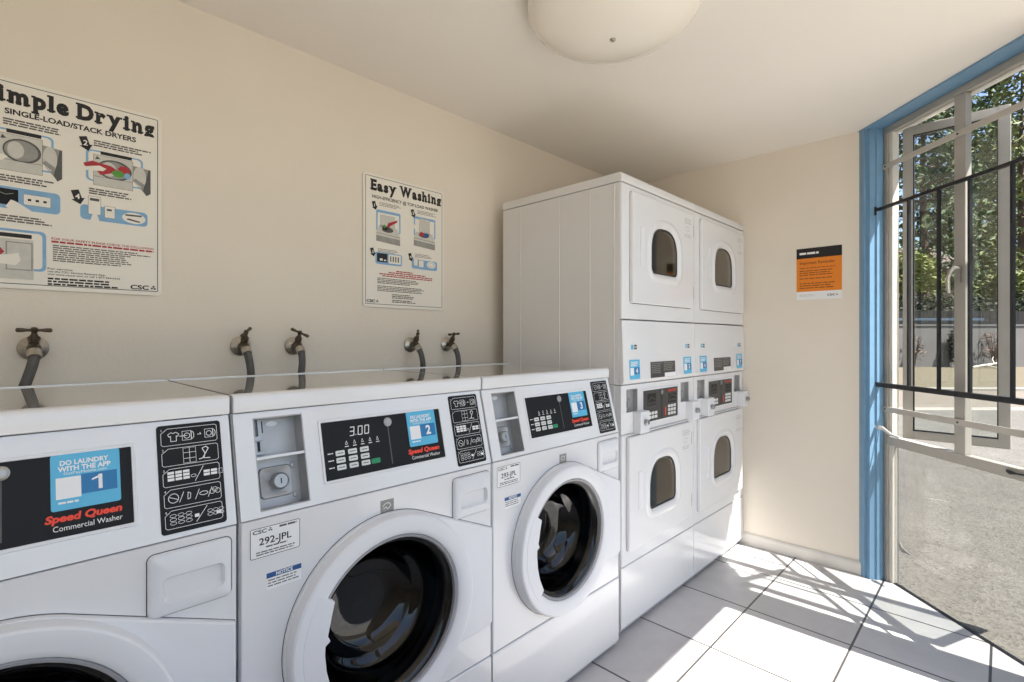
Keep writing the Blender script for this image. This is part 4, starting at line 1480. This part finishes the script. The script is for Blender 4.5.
def dryer_door(root, u0, z0, u1, z1, cu, wz0, wz1):
    mb = MB(M_WHITE)
    ol = rrect(u0, z0, u1, z1, .012)
    wa = arch(cu, wz0, wz1, 0.130)
    cv = (wz0 + wz1) / 2
    loft(mb, front, cu, cv, [(ol, 0.0005), (grow(ol, -.001, 0, 0), .014), (grow(ol, -.004, 0, 0), .017), (grow(wa, .040, cu, cv), .017), (grow(wa, .034, cu, cv), .021), (grow(wa, .022, cu, cv), .023), (grow(wa, .010, cu, cv), .020), (wa, .012), (grow(wa, -.002, cu, cv), -0.010)], 120, [(u0, z0), (u1, z0), (u1, z1), (u0, z1)])
    d = mb.build('door', root, smooth=30)
    mb = MB(M_BLKRUB)
    k = len(wa)
    wi = grow(wa, -.009, cu, cv)
    mb.rings([[front(u, v, .0095) for u, v in wa], [front(u, v, .011) for u, v in grow(wa, -.004, cu, cv)], [front(u, v, .008) for u, v in wi]])
    mb.build('window_gasket', d)
    mb = MB(G_DRY)
    mb.solid(front, grow(wa, -.006, cu, cv), 0.004, 0.008)
    mb.build('door_window', d, smooth=0)
    mb = MB(M_WHITE2)    # vertical finger pull
    mb.solid(front, rrect(cu - 0.235, cv - 0.085, cu - 0.200, cv + 0.085, .006), .017, .0195)
    mb.build('door_pull', d, smooth=0, bevel=.001)
    for z in (z1 - 0.085, z0 + 0.085):
        mb = MB(M_HINGE)
        mb.solid(front, rect(u1 + .004, z - .032, u1 + .016, z + .032), 0.0005, .010)
        mb.build('hinge', d, smooth=0, bevel=.001)
    mb = MB(M_PG2)
    print_lines(mb, front, u1 - 0.105, z1 - 0.035, 0.085, 0.010, 3, .0174, 0.2, 0.3, rn)
    stroke(mb, front, [(u1 - .09, z1 - .075), (u1 - .055, z1 - .075), (u1 - .055, z1 - .095), (u1 - .09, z1 - .095), (u1 - .09, z1 - .075)], .0016, .0174)
    print_lines(mb, front, u1 - 0.105, z1 - 0.115, 0.08, 0.010, 2, .0174, 0.2, 0.3, rn)
    mb.build('door_print', d, smooth=0)
    mb = MB(M_SEAM)
    o2 = grow(ol, .002, 0, 0)
    k2 = len(ol)
    mb.add([front(u, v, 0.0004) for u, v in ol] + [front(u, v, 0.0004) for u, v in o2], [(i, (i + 1) % k2, (i + 1) % k2 + k2, i + k2) for i in range(k2)])
    mb.build('door_gap', d, smooth=0)
    mb = MB(M_DRUM2)     # drum behind
    mb.lathe(front, cu, cv, [(0.225, -0.014), (0.26, -0.04), (0.265, -0.10), (0.265, -0.42), (0.20, -0.45), (0.0, -0.45)], 40)
    mb.build('drum', root)
    return d

def stack_dryer(X0, Y0, label, nums):
    W = 0.698
    D = 0.715
    root = thing('stacked_dryer', label, 'tumble dryer', (X0, Y0, 0), 0, 'stacked tumble dryers by the far wall')
    FX = lambda u, v, n: (n, u, v)
    def shell(name, z0, z1, wz0, wz1):
        mb = MB(M_WHITE)
        mb.box(0.0, 0.012, z0, 0.010, D, z1)
        mb.box(W - 0.010, 0.012, z0, W, D, z1)
        mb.box(0.010, D - 0.01, z0, W - 0.010, D, z1)
        mb.box(0.010, 0.02, z0, W - 0.010, D - 0.01, z0 + 0.008)
        mb.box(0.010, 0.02, z1 - 0.008, W - 0.010, D - 0.01, z1)
        b = mb.build(name, root, smooth=0, bevel=0.002)
        mb = MB(M_WHITE)
        for y0 in (0.034, 0.160, 0.335, 0.585):     # pressed seams down the side
            if y0 == 0.012 or name != 'x':
                mb.box(-0.0025, y0, z0 + 0.002, 0.0, y0 + 0.006, z1 - 0.002)
        mb.build('side_seam', b, smooth=0, bevel=0.001)
        return b
    shell('lower_cabinet', 0.012, 1.072, 0, 0)
    shell('upper_cabinet', 1.074, 1.942, 0, 0)
    def face(name, z0, z1, h0, h1, hole=True):
        mb = MB(M_WHITE)
        o_ = rect(0.0, z0, W, z1)
        if hole:
            cu, cv = 0.355, (h0 + h1) / 2
            hp = rect(0.12, h0, 0.59, h1)
            loft(mb, front, cu, cv, [(o_, -.012), (o_, -.005), (grow(o_, -.004, 0, 0), 0.0), (hp, 0.0), (hp, -.012)], 64, o_ + hp)
        else:
            loft(mb, front, W / 2, (z0 + z1) / 2, [(o_, -.012), (o_, -.005), (grow(o_, -.004, 0, 0), 0.0)], 32, o_, cap1=True)
        return mb.build(name, root, smooth=30)
    face('upper_front_panel', 1.357, 1.942, 1.50, 1.87)
    face('lower_front_panel', 0.295, 0.858, 0.42, 0.80)
    mb = MB(M_WHITE)
    mb.solid(FX, [(.014, .012), (.003, .03), (0.0, .036), (0.0, .287), (.003, .291), (.014, .291)], 0.0, W)
    mb.build('kick_panel', root, smooth=25, bevel=.002)
    # lettered fascia, its lower edge rolled under
    mb = MB(M_WHITE)
    prof = [(.012, 1.353), (0.0, 1.353), (-.003, 1.350)]
    prof += [(-.012, 1.10), (-.013, 1.092), (-.011, 1.083), (-.004, 1.076), (.012, 1.075)]
    mb.solid(FX, prof, 0.0, W)
    fa = mb.build('fascia', root, smooth=40, bevel=.006)
    slope = lambda u, v, n: (u, -(0.003 + 0.009 * (1.350 - v) / 0.25) - n, v)
    for (a, b_, nm) in ((0.047, 0.133, nums[0]), (0.559, 0.648, nums[1])):
        app_sticker(fa, slope, a, 1.096, b_, 1.181, 0.0006, nm, text=False)
    mb = MB(M_DGREY)
    mb.solid(slope, rect(0.228, 1.093, 0.468, 1.166), 0.0003, 0.0008)
    mb.use(M_LABEL)
    mb.solid(slope, rect(0.36, 1.093, 0.468, 1.112), 0.0008, 0.001)
    mb.use(M_PG2)
    print_lines(mb, slope, 0.236, 1.160, 0.105, 0.0085, 6, 0.001, 0.25, 0.35, rn)
    print_lines(mb, slope, 0.352, 1.160, 0.105, 0.0085, 5, 0.001, 0.25, 0.35, rn)
    mb.build('warning_label', fa, smooth=0)
    for a in (0.066, 0.585):
        mb = MB(M_SKYB)
        mb.flat(slope, rect(a, 1.226, a + .018, 1.246), 0.0006)
        mb.use(M_PG3)
        mb.flat(slope, rect(a + .024, 1.226, a + .048, 1.234), 0.0006)
        mb.flat(slope, rect(a + .024, 1.238, a + .048, 1.246), 0.0006)
        mb.build('pictogram', fa, smooth=0)
    # cap
    mb = MB(M_WHITE)
    mb.solid(FX, [(-.003, 1.945), (-.003, 1.976), (.003, 1.984), (D - .003, 1.984), (D + .002, 1.979), (D + .002, 1.945)], -0.002, W)
    mb.build('top_cap', root, smooth=40, bevel=.004)
    # control zone
    mb = MB(M_WHITE)
    z0, z1 = 0.861, 1.071
    slots = [(0.043, 0.135), (0.553, 0.643)]
    us = [0.0, slots[0][0], slots[0][1], slots[1][0], slots[1][1], W]
    for i in range(5):
        if i in (1, 3):
            mb.solid(front, rect(us[i], z0, us[i + 1], 0.952), -.012, -.002)
            mb.solid(front, rect(us[i], 1.052, us[i + 1], z1), -.012, -.002)
        else:
            mb.solid(front, rect(us[i], z0, us[i + 1], z1), -.012, -.002)
    mb.build('control_panel', root, smooth=0)
    for a, b_ in slots:
        mb = MB(M_METALD)
        dp = 0.022
        for q in (rect(a, .952, a + .002, 1.052), rect(b_ - .002, .952, b_, 1.052), rect(a, .952, b_, .954), rect(a, 1.050, b_, 1.052)):
            mb.solid(front, q, -dp, -.0015)
        mb.solid(front, rect(a, .952, b_, 1.052), -dp - .002, -dp)
        mb.use(M_METAL)
        mb.solid(front, rect(a + .018, .966, a + .030, 1.046), -dp, -dp + .008)
        mb.solid(front, rect(a + .012, 1.000, a + .036, 1.012), -dp, -dp + .014)
        mb.solid(front, rect(a + .006, .962, a + .042, .968), -dp, -dp + .012)
        mb.use(M_INK)
        mb.solid(front, rect(a + .022, .972, a + .027, .998), -dp + .008, -dp + .0085)
        o = mb.build('coin_recess', root, smooth=0)
        o['label'] = 'grey metal coin recess'
    for a, b_ in ((0.098, 0.176), (0.612, 0.690)):
        mb = MB(M_WHITE2)
        mb.solid(front, rect(a, .858, b_, .953), -.002, .036)
        bx = mb.build('coin_box', root, smooth=0, bevel=.003)
        mb = MB(M_METAL)
        mb.lathe(front, (a + b_) / 2, .906, [(.013, .036), (.013, .050), (.010, .053), (0.0, .053)], 20)
        mb.use(M_INK)
        mb.solid(front, rect((a + b_) / 2 - .001, .901, (a + b_) / 2 + .0012, .911), .053, .0535)
        mb.build('lock_cylinder', bx)
    b0, b1, d0, d1 = 0.172, 0.524, 0.886, 1.043
    mb = MB(M_WHITE2)
    loft(mb, front, (b0 + b1) / 2, (d0 + d1) / 2, [(rrect(b0, d0, b1, d1, .004), -.002), (rrect(b0 + .001, d0 + .001, b1 - .001, d1 - .001, .004), .002), (rrect(b0 + .006, d0 + .006, b1 - .006, d1 - .006, .003), .002), (rrect(b0 + .0065, d0 + .0065, b1 - .0065, d1 - .0065, .003), -.001)], 64)
    mb.build('display_bezel', root, smooth=20)
    mb = MB(M_DGREY)
    mb.solid(front, rect(b0 + .0065, d0 + .0065, b1 - .0065, d1 - .0065), -.002, -.0008)
    ds = mb.build('display_panel', root, smooth=0)
    mb = MB(M_SQRED)
    put_text(mb, 'Speed Queen', front, 0.418, 1.018, 0.085, 0.011, 0.0, 0.03, shear=0.15)
    mb.flat(front, rect(0.388, 0.905, 0.397, 0.945), 0.0)
    mb.build('maker_lettering', ds, smooth=0)
    mb = MB(M_INK)
    mb.flat(front, rect(0.352, 0.897, 0.358, 1.03), 0.0)
    mb.flat(front, rect(0.22, 0.965, 0.30, 1.02), 0.0)
    mb.flat(front, rect(0.42, 0.962, 0.50, 1.008), 0.0)
    mb.use(M_PG2)
    for a in (0.225, 0.425):
        for i in range(5):
            outline(mb, front, circ(a + .006 + .015 * i, 0.975, .005, 8), .001, .0002)
        stroke(mb, front, [(a, .985), (a + .03, 1.002), (a + .07, .99)], .0012, .0002)
    mb.build('display_icons', ds, smooth=0)
    for a in (0.232, 0.418):
        for i in range(3):
            for j in range(3 if a > .3 else 2):
                mb = MB(M_KEY)
                mb.solid(front, rrect(a + .028 * i, .904 + .018 * j, a + .028 * i + .021, .904 + .018 * j + .013, .002, 2), -.0008, .001)
                mb.build('key', ds, smooth=0)
    mb = MB(M_METAL)
    mb.lathe(front, 0.352, 1.020, [(.012, -.0008), (.012, .003), (.008, .0045), (0.0, .0045)], 22)
    mb.build('key_switch', ds)
    dryer_door(root, 0.066, 1.428, 0.664, 1.914, 0.362, 1.572, 1.790)
    dryer_door(root, 0.038, 0.356, 0.640, 0.847, 0.348, 0.492, 0.715)
    for fx in (0.05, W - .05):
        for fy in (.06, .66):
            mb = MB(M_BLKRUB)
            mb.lathe(lambda u, v, n: (fx + u, fy + v, n), 0, 0, [(.02, 0.0), (.02, .008), (.012, .0125)], 12, cap0=True, cap1=True)
            mb.build('foot', root)
    return root

YS = 1.162
stack_dryer(1.858, YS, 'white stacked double dryer next to the washers, with stickers 4 and 5', ('4', '5'))
stack_dryer(2.5605, YS, 'white stacked double dryer standing against the far wall', ('6', '7'))

# ------------------------------------------------------------------ outdoors
E1 = Vector((0.698, -0.716, 0)); E2 = Vector((0.716, 0.698, 0))     # across / away, seen from the room
EA = math.atan2(-0.716, 0.698)
def OUT(a, d, z=0.0):
    p = E1 * a + E2 * d
    return (p.x, p.y, z)
GZ = -0.05
def ground_strip(name, a0, a1, d0, d1, z0, z1, m):
    mb = MB(m)
    mb.box(a0, d0, z0, a1, d1, z1)
    o = mb.build(name, smooth=0)
    o.rotation_euler = (0, 0, EA)
    return structure(o)
ground_strip('driveway', -60, 70, -45, 9.35, GZ - 0.3, GZ, M_CONC)
mb = MB(M_PALE); mb.box(-5, -9, GZ - 0.2, 2.40, -0.32, GZ + 0.012); structure(mb.build('bounce_slab', smooth=0))  # unseen pale slab, added to bounce sunlight up into the room
ground_strip('street_edge', -60, 70, 9.35, 9.75, GZ - 0.3, GZ + 0.004, M_KERB)
ground_strip('street', -60, 70, 9.75, 12.9, GZ - 0.3, GZ - 0.01, M_ROAD)
ground_strip('kerb', -60, 70, 12.9, 13.3, GZ - 0.3, GZ + 0.05, M_KERB)
ground_strip('lawn', -60, 70, 13.3, 60, GZ - 0.3, GZ + 0.02, M_LAWN)
# low concrete sill along the outside of the window
mb = MB(M_CONC)
mb.box(0.0, 0.036, GZ, 0.90, 0.17, -0.014)
o = mb.build('window_sill_apron', smooth=0, bevel=0.008)
o.location = win.location; o.rotation_euler = win.rotation_euler
structure(o)
mb = MB(mat('dark_edge_line', rgb(52, 50, 47), 0.9, var=0.1))  # dark and pale strips stand in for the apron step's edge line
mb.box(0.0, 0.17, GZ, 1.4, 0.182, GZ + 0.004)
mb.use(M_PALE)
mb.box(0.0, 0.182, GZ, 1.4, 0.20, GZ + 0.012)
o = mb.build('apron_edge_line', smooth=0)
o.location = win.location; o.rotation_euler = win.rotation_euler
structure(o)

LG = GZ + 0.02
gw = thing('garden_wall', 'long pale rendered garden wall across the street', 'garden wall', OUT(0, 23.7, LG), EA)
mb = MB(M_GWALL); mb.box(6, 0, 0, 40, 0.25, 1.93); mb.build('wall_body', gw, smooth=0)
mb = MB(M_GWALL); mb.box(5.95, -0.04, 1.93, 40.05, 0.29, 2.0); mb.build('coping', gw, smooth=0)
fn = thing('garden_fence', 'dark fence of close boards on top of the garden wall', 'fence', OUT(0, 23.72, LG + 2.0), EA)
mb = MB(mat('dark_fence_wood', rgb(24, 22, 21), 0.7, var=0.2, vscale=8))
for i in range(100):
    mb.box(7 + 0.33 * i, 0, 0.02, 7 + 0.33 * i + 0.31, 0.03, 0.62 + 0.02 * (i % 3))
mb.build('boards', fn, smooth=0)
mb = MB(M_BLACK); mb.box(7, -0.03, 0.0, 40, 0.0, 0.16); mb.build('bottom_rail', fn, smooth=0)
mb = MB(mat('blue_grey_rail', rgb(76, 90, 106), 0.5)); mb.box(7, -0.03, 0.18, 22.2, 0.0, 0.30); o = mb.build('middle_rail', fn, smooth=0); o['label'] = 'blue grey rail'

# trees
def leaf_blob(mb, c, rx, rz, count, size, rnd, droop=0.0):
    for i in range(count):
        while True:
            x, y, z = rnd.uniform(-1, 1), rnd.uniform(-1, 1), rnd.uniform(-1, 1)
            d = x * x + y * y + z * z
            if 0.15 < d < 1:
                break
        p = Vector((c[0] + x * rx, c[1] + y * rx, c[2] + z * rz))
        s = size * rnd.uniform(0.6, 1.4)
        a = Vector((rnd.uniform(-1, 1), rnd.uniform(-1, 1), rnd.uniform(-0.6, 0.3) - droop)).normalized()
        b = a.cross(Vector((rnd.uniform(-1, 1), rnd.uniform(-1, 1), rnd.uniform(-1, 1)))).normalized()
        q = a.cross(b)
        mb.add([p - a * s, p + b * s * 0.4 + q * s * 0.12, p + a * s, p - b * s * 0.4 + q * s * 0.12], [(0, 1, 2, 3)])

def leaf_mat(name, r, g, b):
    return mat(name, rgb(r, g, b), 0.6, spec=0.3, var=0.35, vscale=1.5)
L_DARK = leaf_mat('conifer_needles_dark', 80, 92, 58)
L_MID = leaf_mat('conifer_needles_mid', 112, 118, 70)
L_OLIVE = leaf_mat('olive_leaves', 128, 134, 74)
L_HEDGE = leaf_mat('hedge_leaves', 52, 60, 46)
M_BARK = mat('brown_bark', rgb(86, 70, 58), 0.9, var=0.2, vscale=6)

def conifer(a, d, h, r, label, m, seed, first=2.2, n_lay=13):
    rnd = random.Random(seed)
    t = thing('conifer_tree', label, 'tree', OUT(a, d, LG), 0, 'trees behind the garden wall')
    mb = MB(M_BARK)
    mb.tube([(0, 0, 0), (0.05, 0.0, h * 0.3), (0.0, 0.08, h * 0.65), (0.02, 0, h)], [0.34, 0.26, 0.15, 0.02], 10)
    mb.build('trunk', t)
    bb = MB(M_BARK)
    fb = MB(m)
    g_ = d / 30.0
    n_lay = int(n_lay * 1.25)
    for k in range(n_lay):
        z = first + (h - first) * (k / n_lay) ** 0.95
        rr = r * (1 - (k / n_lay) ** 2.2) * rnd.uniform(0.8, 1.1) + 0.4
        nb = 7 if k < n_lay * 0.7 else 4
        ph = rnd.random() * 6
        for i in range(nb):
            an = ph + 2 * PI * i / nb + rnd.uniform(-0.3, 0.3)
            L = rr * rnd.uniform(0.75, 1.1)
            e = Vector((math.cos(an) * L, math.sin(an) * L, z + rnd.uniform(-0.4, 0.5)))
            bb.tube([(0, 0, z), (e.x * 0.5, e.y * 0.5, z + 0.25), tuple(e)], [0.06, 0.04, 0.015], 5)
            for q in (0.45, 0.75, 1.0):
                leaf_blob(fb, (e.x * q, e.y * q, z + (e.z - z) * q), 0.66 * g_, 0.5 * g_, 17, 0.2 * g_, rnd, 0.3)
    bb.build('branches', t)
    fb.build('foliage', t, smooth=0, fix=False)
    return t
conifer(27.0, 33.0, 20.0, 3.4, 'tall dark evergreen tree seen through the left window pane', L_DARK, 1)
conifer(38.5, 38.0, 23.5, 4.3, 'tall mid green evergreen tree at the right edge of the window view', L_MID, 2)
conifer(49.5, 56.0, 31.0, 5.0, 'tall dark evergreen tree far back behind the mullion', L_DARK, 3)
conifer(63.0, 66.0, 37.0, 6.0, 'big dark evergreen tree far back between the right window panes', L_DARK, 4)

def broad_tree(name, a, d, h, r, zc, label, m, seed, n=2600, size=0.16):
    rnd = random.Random(seed)
    t = thing(name, label, 'tree', OUT(a, d, LG), 0, 'trees behind the garden wall')
    mb = MB(M_BARK)
    mb.tube([(0, 0, 0), (0.1, 0.05, zc * 0.6), (0.0, 0.1, zc)], [0.2, 0.15, 0.08], 8)
    mb.build('trunk', t)
    fb = MB(m)
    for k in range(9):
        an = rnd.random() * 2 * PI
        q = rnd.random() * r * 0.65
        leaf_blob(fb, (math.cos(an) * q, math.sin(an) * q, zc + rnd.uniform(-0.5, 0.5) * (h - zc)), r * 0.5, (h - zc) * 0.42, n // 9, size, rnd)
    fb.build('foliage', t, smooth=0, fix=False)
broad_tree('olive_tree', 21.7, 27.6, 6.4, 1.7, 4.9, 'light olive green tree low at the left of the window view', L_OLIVE, 8)
broad_tree('olive_tree', 26.4, 27.0, 5.6, 1.5, 4.2, 'dull green rounded tree between the evergreens on the right', L_MID, 9)

def shrub(name, a, d, z, r, h, label, m, seed, n=500, size=0.1, stems=5):
    rnd = random.Random(seed)
    t = thing(name, label, 'shrub', OUT(a, d, z), 0)
    mb = MB(M_BARK)
    for k in range(stems):
        an = 2 * PI * k / stems
        mb.tube([(0, 0, 0), (math.cos(an) * r * 0.3, math.sin(an) * r * 0.3, h * 0.5), (math.cos(an) * r * 0.7, math.sin(an) * r * 0.7, h * 0.95)], [0.03, 0.02, 0.008], 5)
    mb.build('stems', t)
    fb = MB(m)
    leaf_blob(fb, (0, 0, h * 0.55), r, h * 0.5, n, size, rnd)
    fb.build('foliage', t, smooth=0, fix=False)
shrub('climbing_shrub', 20.6, 23.35, LG, 0.34, 1.75, 'narrow dark green shrub growing against the pale garden wall', L_HEDGE, 21, 520, 0.09)
shrub('bare_shrub', 22.3, 23.3, LG, 0.5, 1.7, 'thin reddish shrub against the garden wall right of the mullion', leaf_mat('reddish_leaves', 120, 88, 78), 22, 110, 0.08, 9)
shrub('bare_shrub', 18.6, 23.3, LG, 0.4, 1.5, 'sparse reddish shrub at the left end of the wall view', leaf_mat('reddish_leaves_two', 120, 92, 80), 23, 90, 0.08, 8)
hg = thing('hedge', 'long dark hedge growing behind the garden fence', 'hedge', OUT(0, 24.9, LG), EA)
mb = MB(M_BARK)
for i in range(18):
    mb.tube([(16 + 0.8 * i, 0, 0), (16.05 + 0.8 * i, 0.05, 1.2), (16 + 0.8 * i, 0, 2.6)], [0.05, 0.04, 0.02], 5)
mb.build('stems', hg)
fb = MB(L_HEDGE)
rnd_h = random.Random(77)
for i in range(30):
    leaf_blob(fb, (15.6 + 0.5 * i, 0, 1.9 + 0.35 * rnd_h.random()), 0.55, 1.35, 260, 0.12, rnd_h)
fb.build('foliage', hg, smooth=0, fix=False)
mb = MB(mat('bleached_wood', rgb(206, 196, 180), 0.8))
mb.tube([(-0.7, 0, 0.06), (-0.2, 0.05, 0.14), (0.3, 0.0, 0.22), (0.7, 0.1, 0.34)], [0.05, 0.05, 0.04, 0.015], 7)
mb.tube([(-0.1, 0.04, 0.15), (0.2, -0.2, 0.05), (0.6, -0.3, 0.08)], [0.035, 0.03, 0.012], 6)
mb.tube([(0.25, 0, 0.21), (0.35, 0.2, 0.42), (0.5, 0.3, 0.52)], [0.03, 0.02, 0.01], 6)
o = mb.build('fallen_branch', smooth=60)
o.location = OUT(21.1, 22.3, LG); o.rotation_euler = (0, 0, EA)
tag(o, 'bleached fallen branch on the dry grass before the garden wall', 'branch')

# house behind the trees
ho = thing('house', 'pale two storey house half hidden behind the trees', 'house', OUT(33.0, 43.0, LG), EA)
mb = MB(mat('house_stucco', rgb(178, 160, 150), 0.85, var=0.05)); mb.box(-5.5, 0, 0, 5.5, 8, 7.2); mb.build('house_wall', ho, smooth=0)
mb = MB(mat('roof_shingles', rgb(96, 82, 76), 0.8, var=0.2, vscale=10))
mb.solid(lambda u, v, n: (n, u, v), [(-0.7, 7.1), (4.0, 9.6), (8.7, 7.1), (8.7, 7.25), (4.0, 9.8), (-0.7, 7.3)], -6.1, 6.1); mb.build('roof', ho, smooth=0)
M_HT = mat('house_trim_white', rgb(214, 206, 200), 0.6)
for x in (-4.2, -1.8, 0.6, 3.0):
    mb = MB(M_HT); mb.box(x - 0.65, -0.06, 4.3, x + 0.65, 0.0, 6.1); w_ = mb.build('house_window', ho, smooth=0)
    mb = MB(M_DISPLAY); mb.box(x - 0.52, -0.08, 4.42, x + 0.52, -0.06, 5.98); mb.build('house_pane', w_, smooth=0)
for x in (-5.0, -3.0, -0.6, 1.8):
    mb = MB(M_HT)
    mb.lathe(lambda u, v, n: (x + u, -1.6 + v, n), 0, 0, [(.22, 0), (.22, .3), (.16, .35), (.14, 3.5), (.2, 3.6), (.2, 3.8)], 14, cap0=True, cap1=True)
    mb.build('porch_column', ho)
mb = MB(M_HT); mb.box(-5.5, -2.0, 3.8, 2.6, 0, 4.05); mb.build('porch_roof', ho, smooth=0)
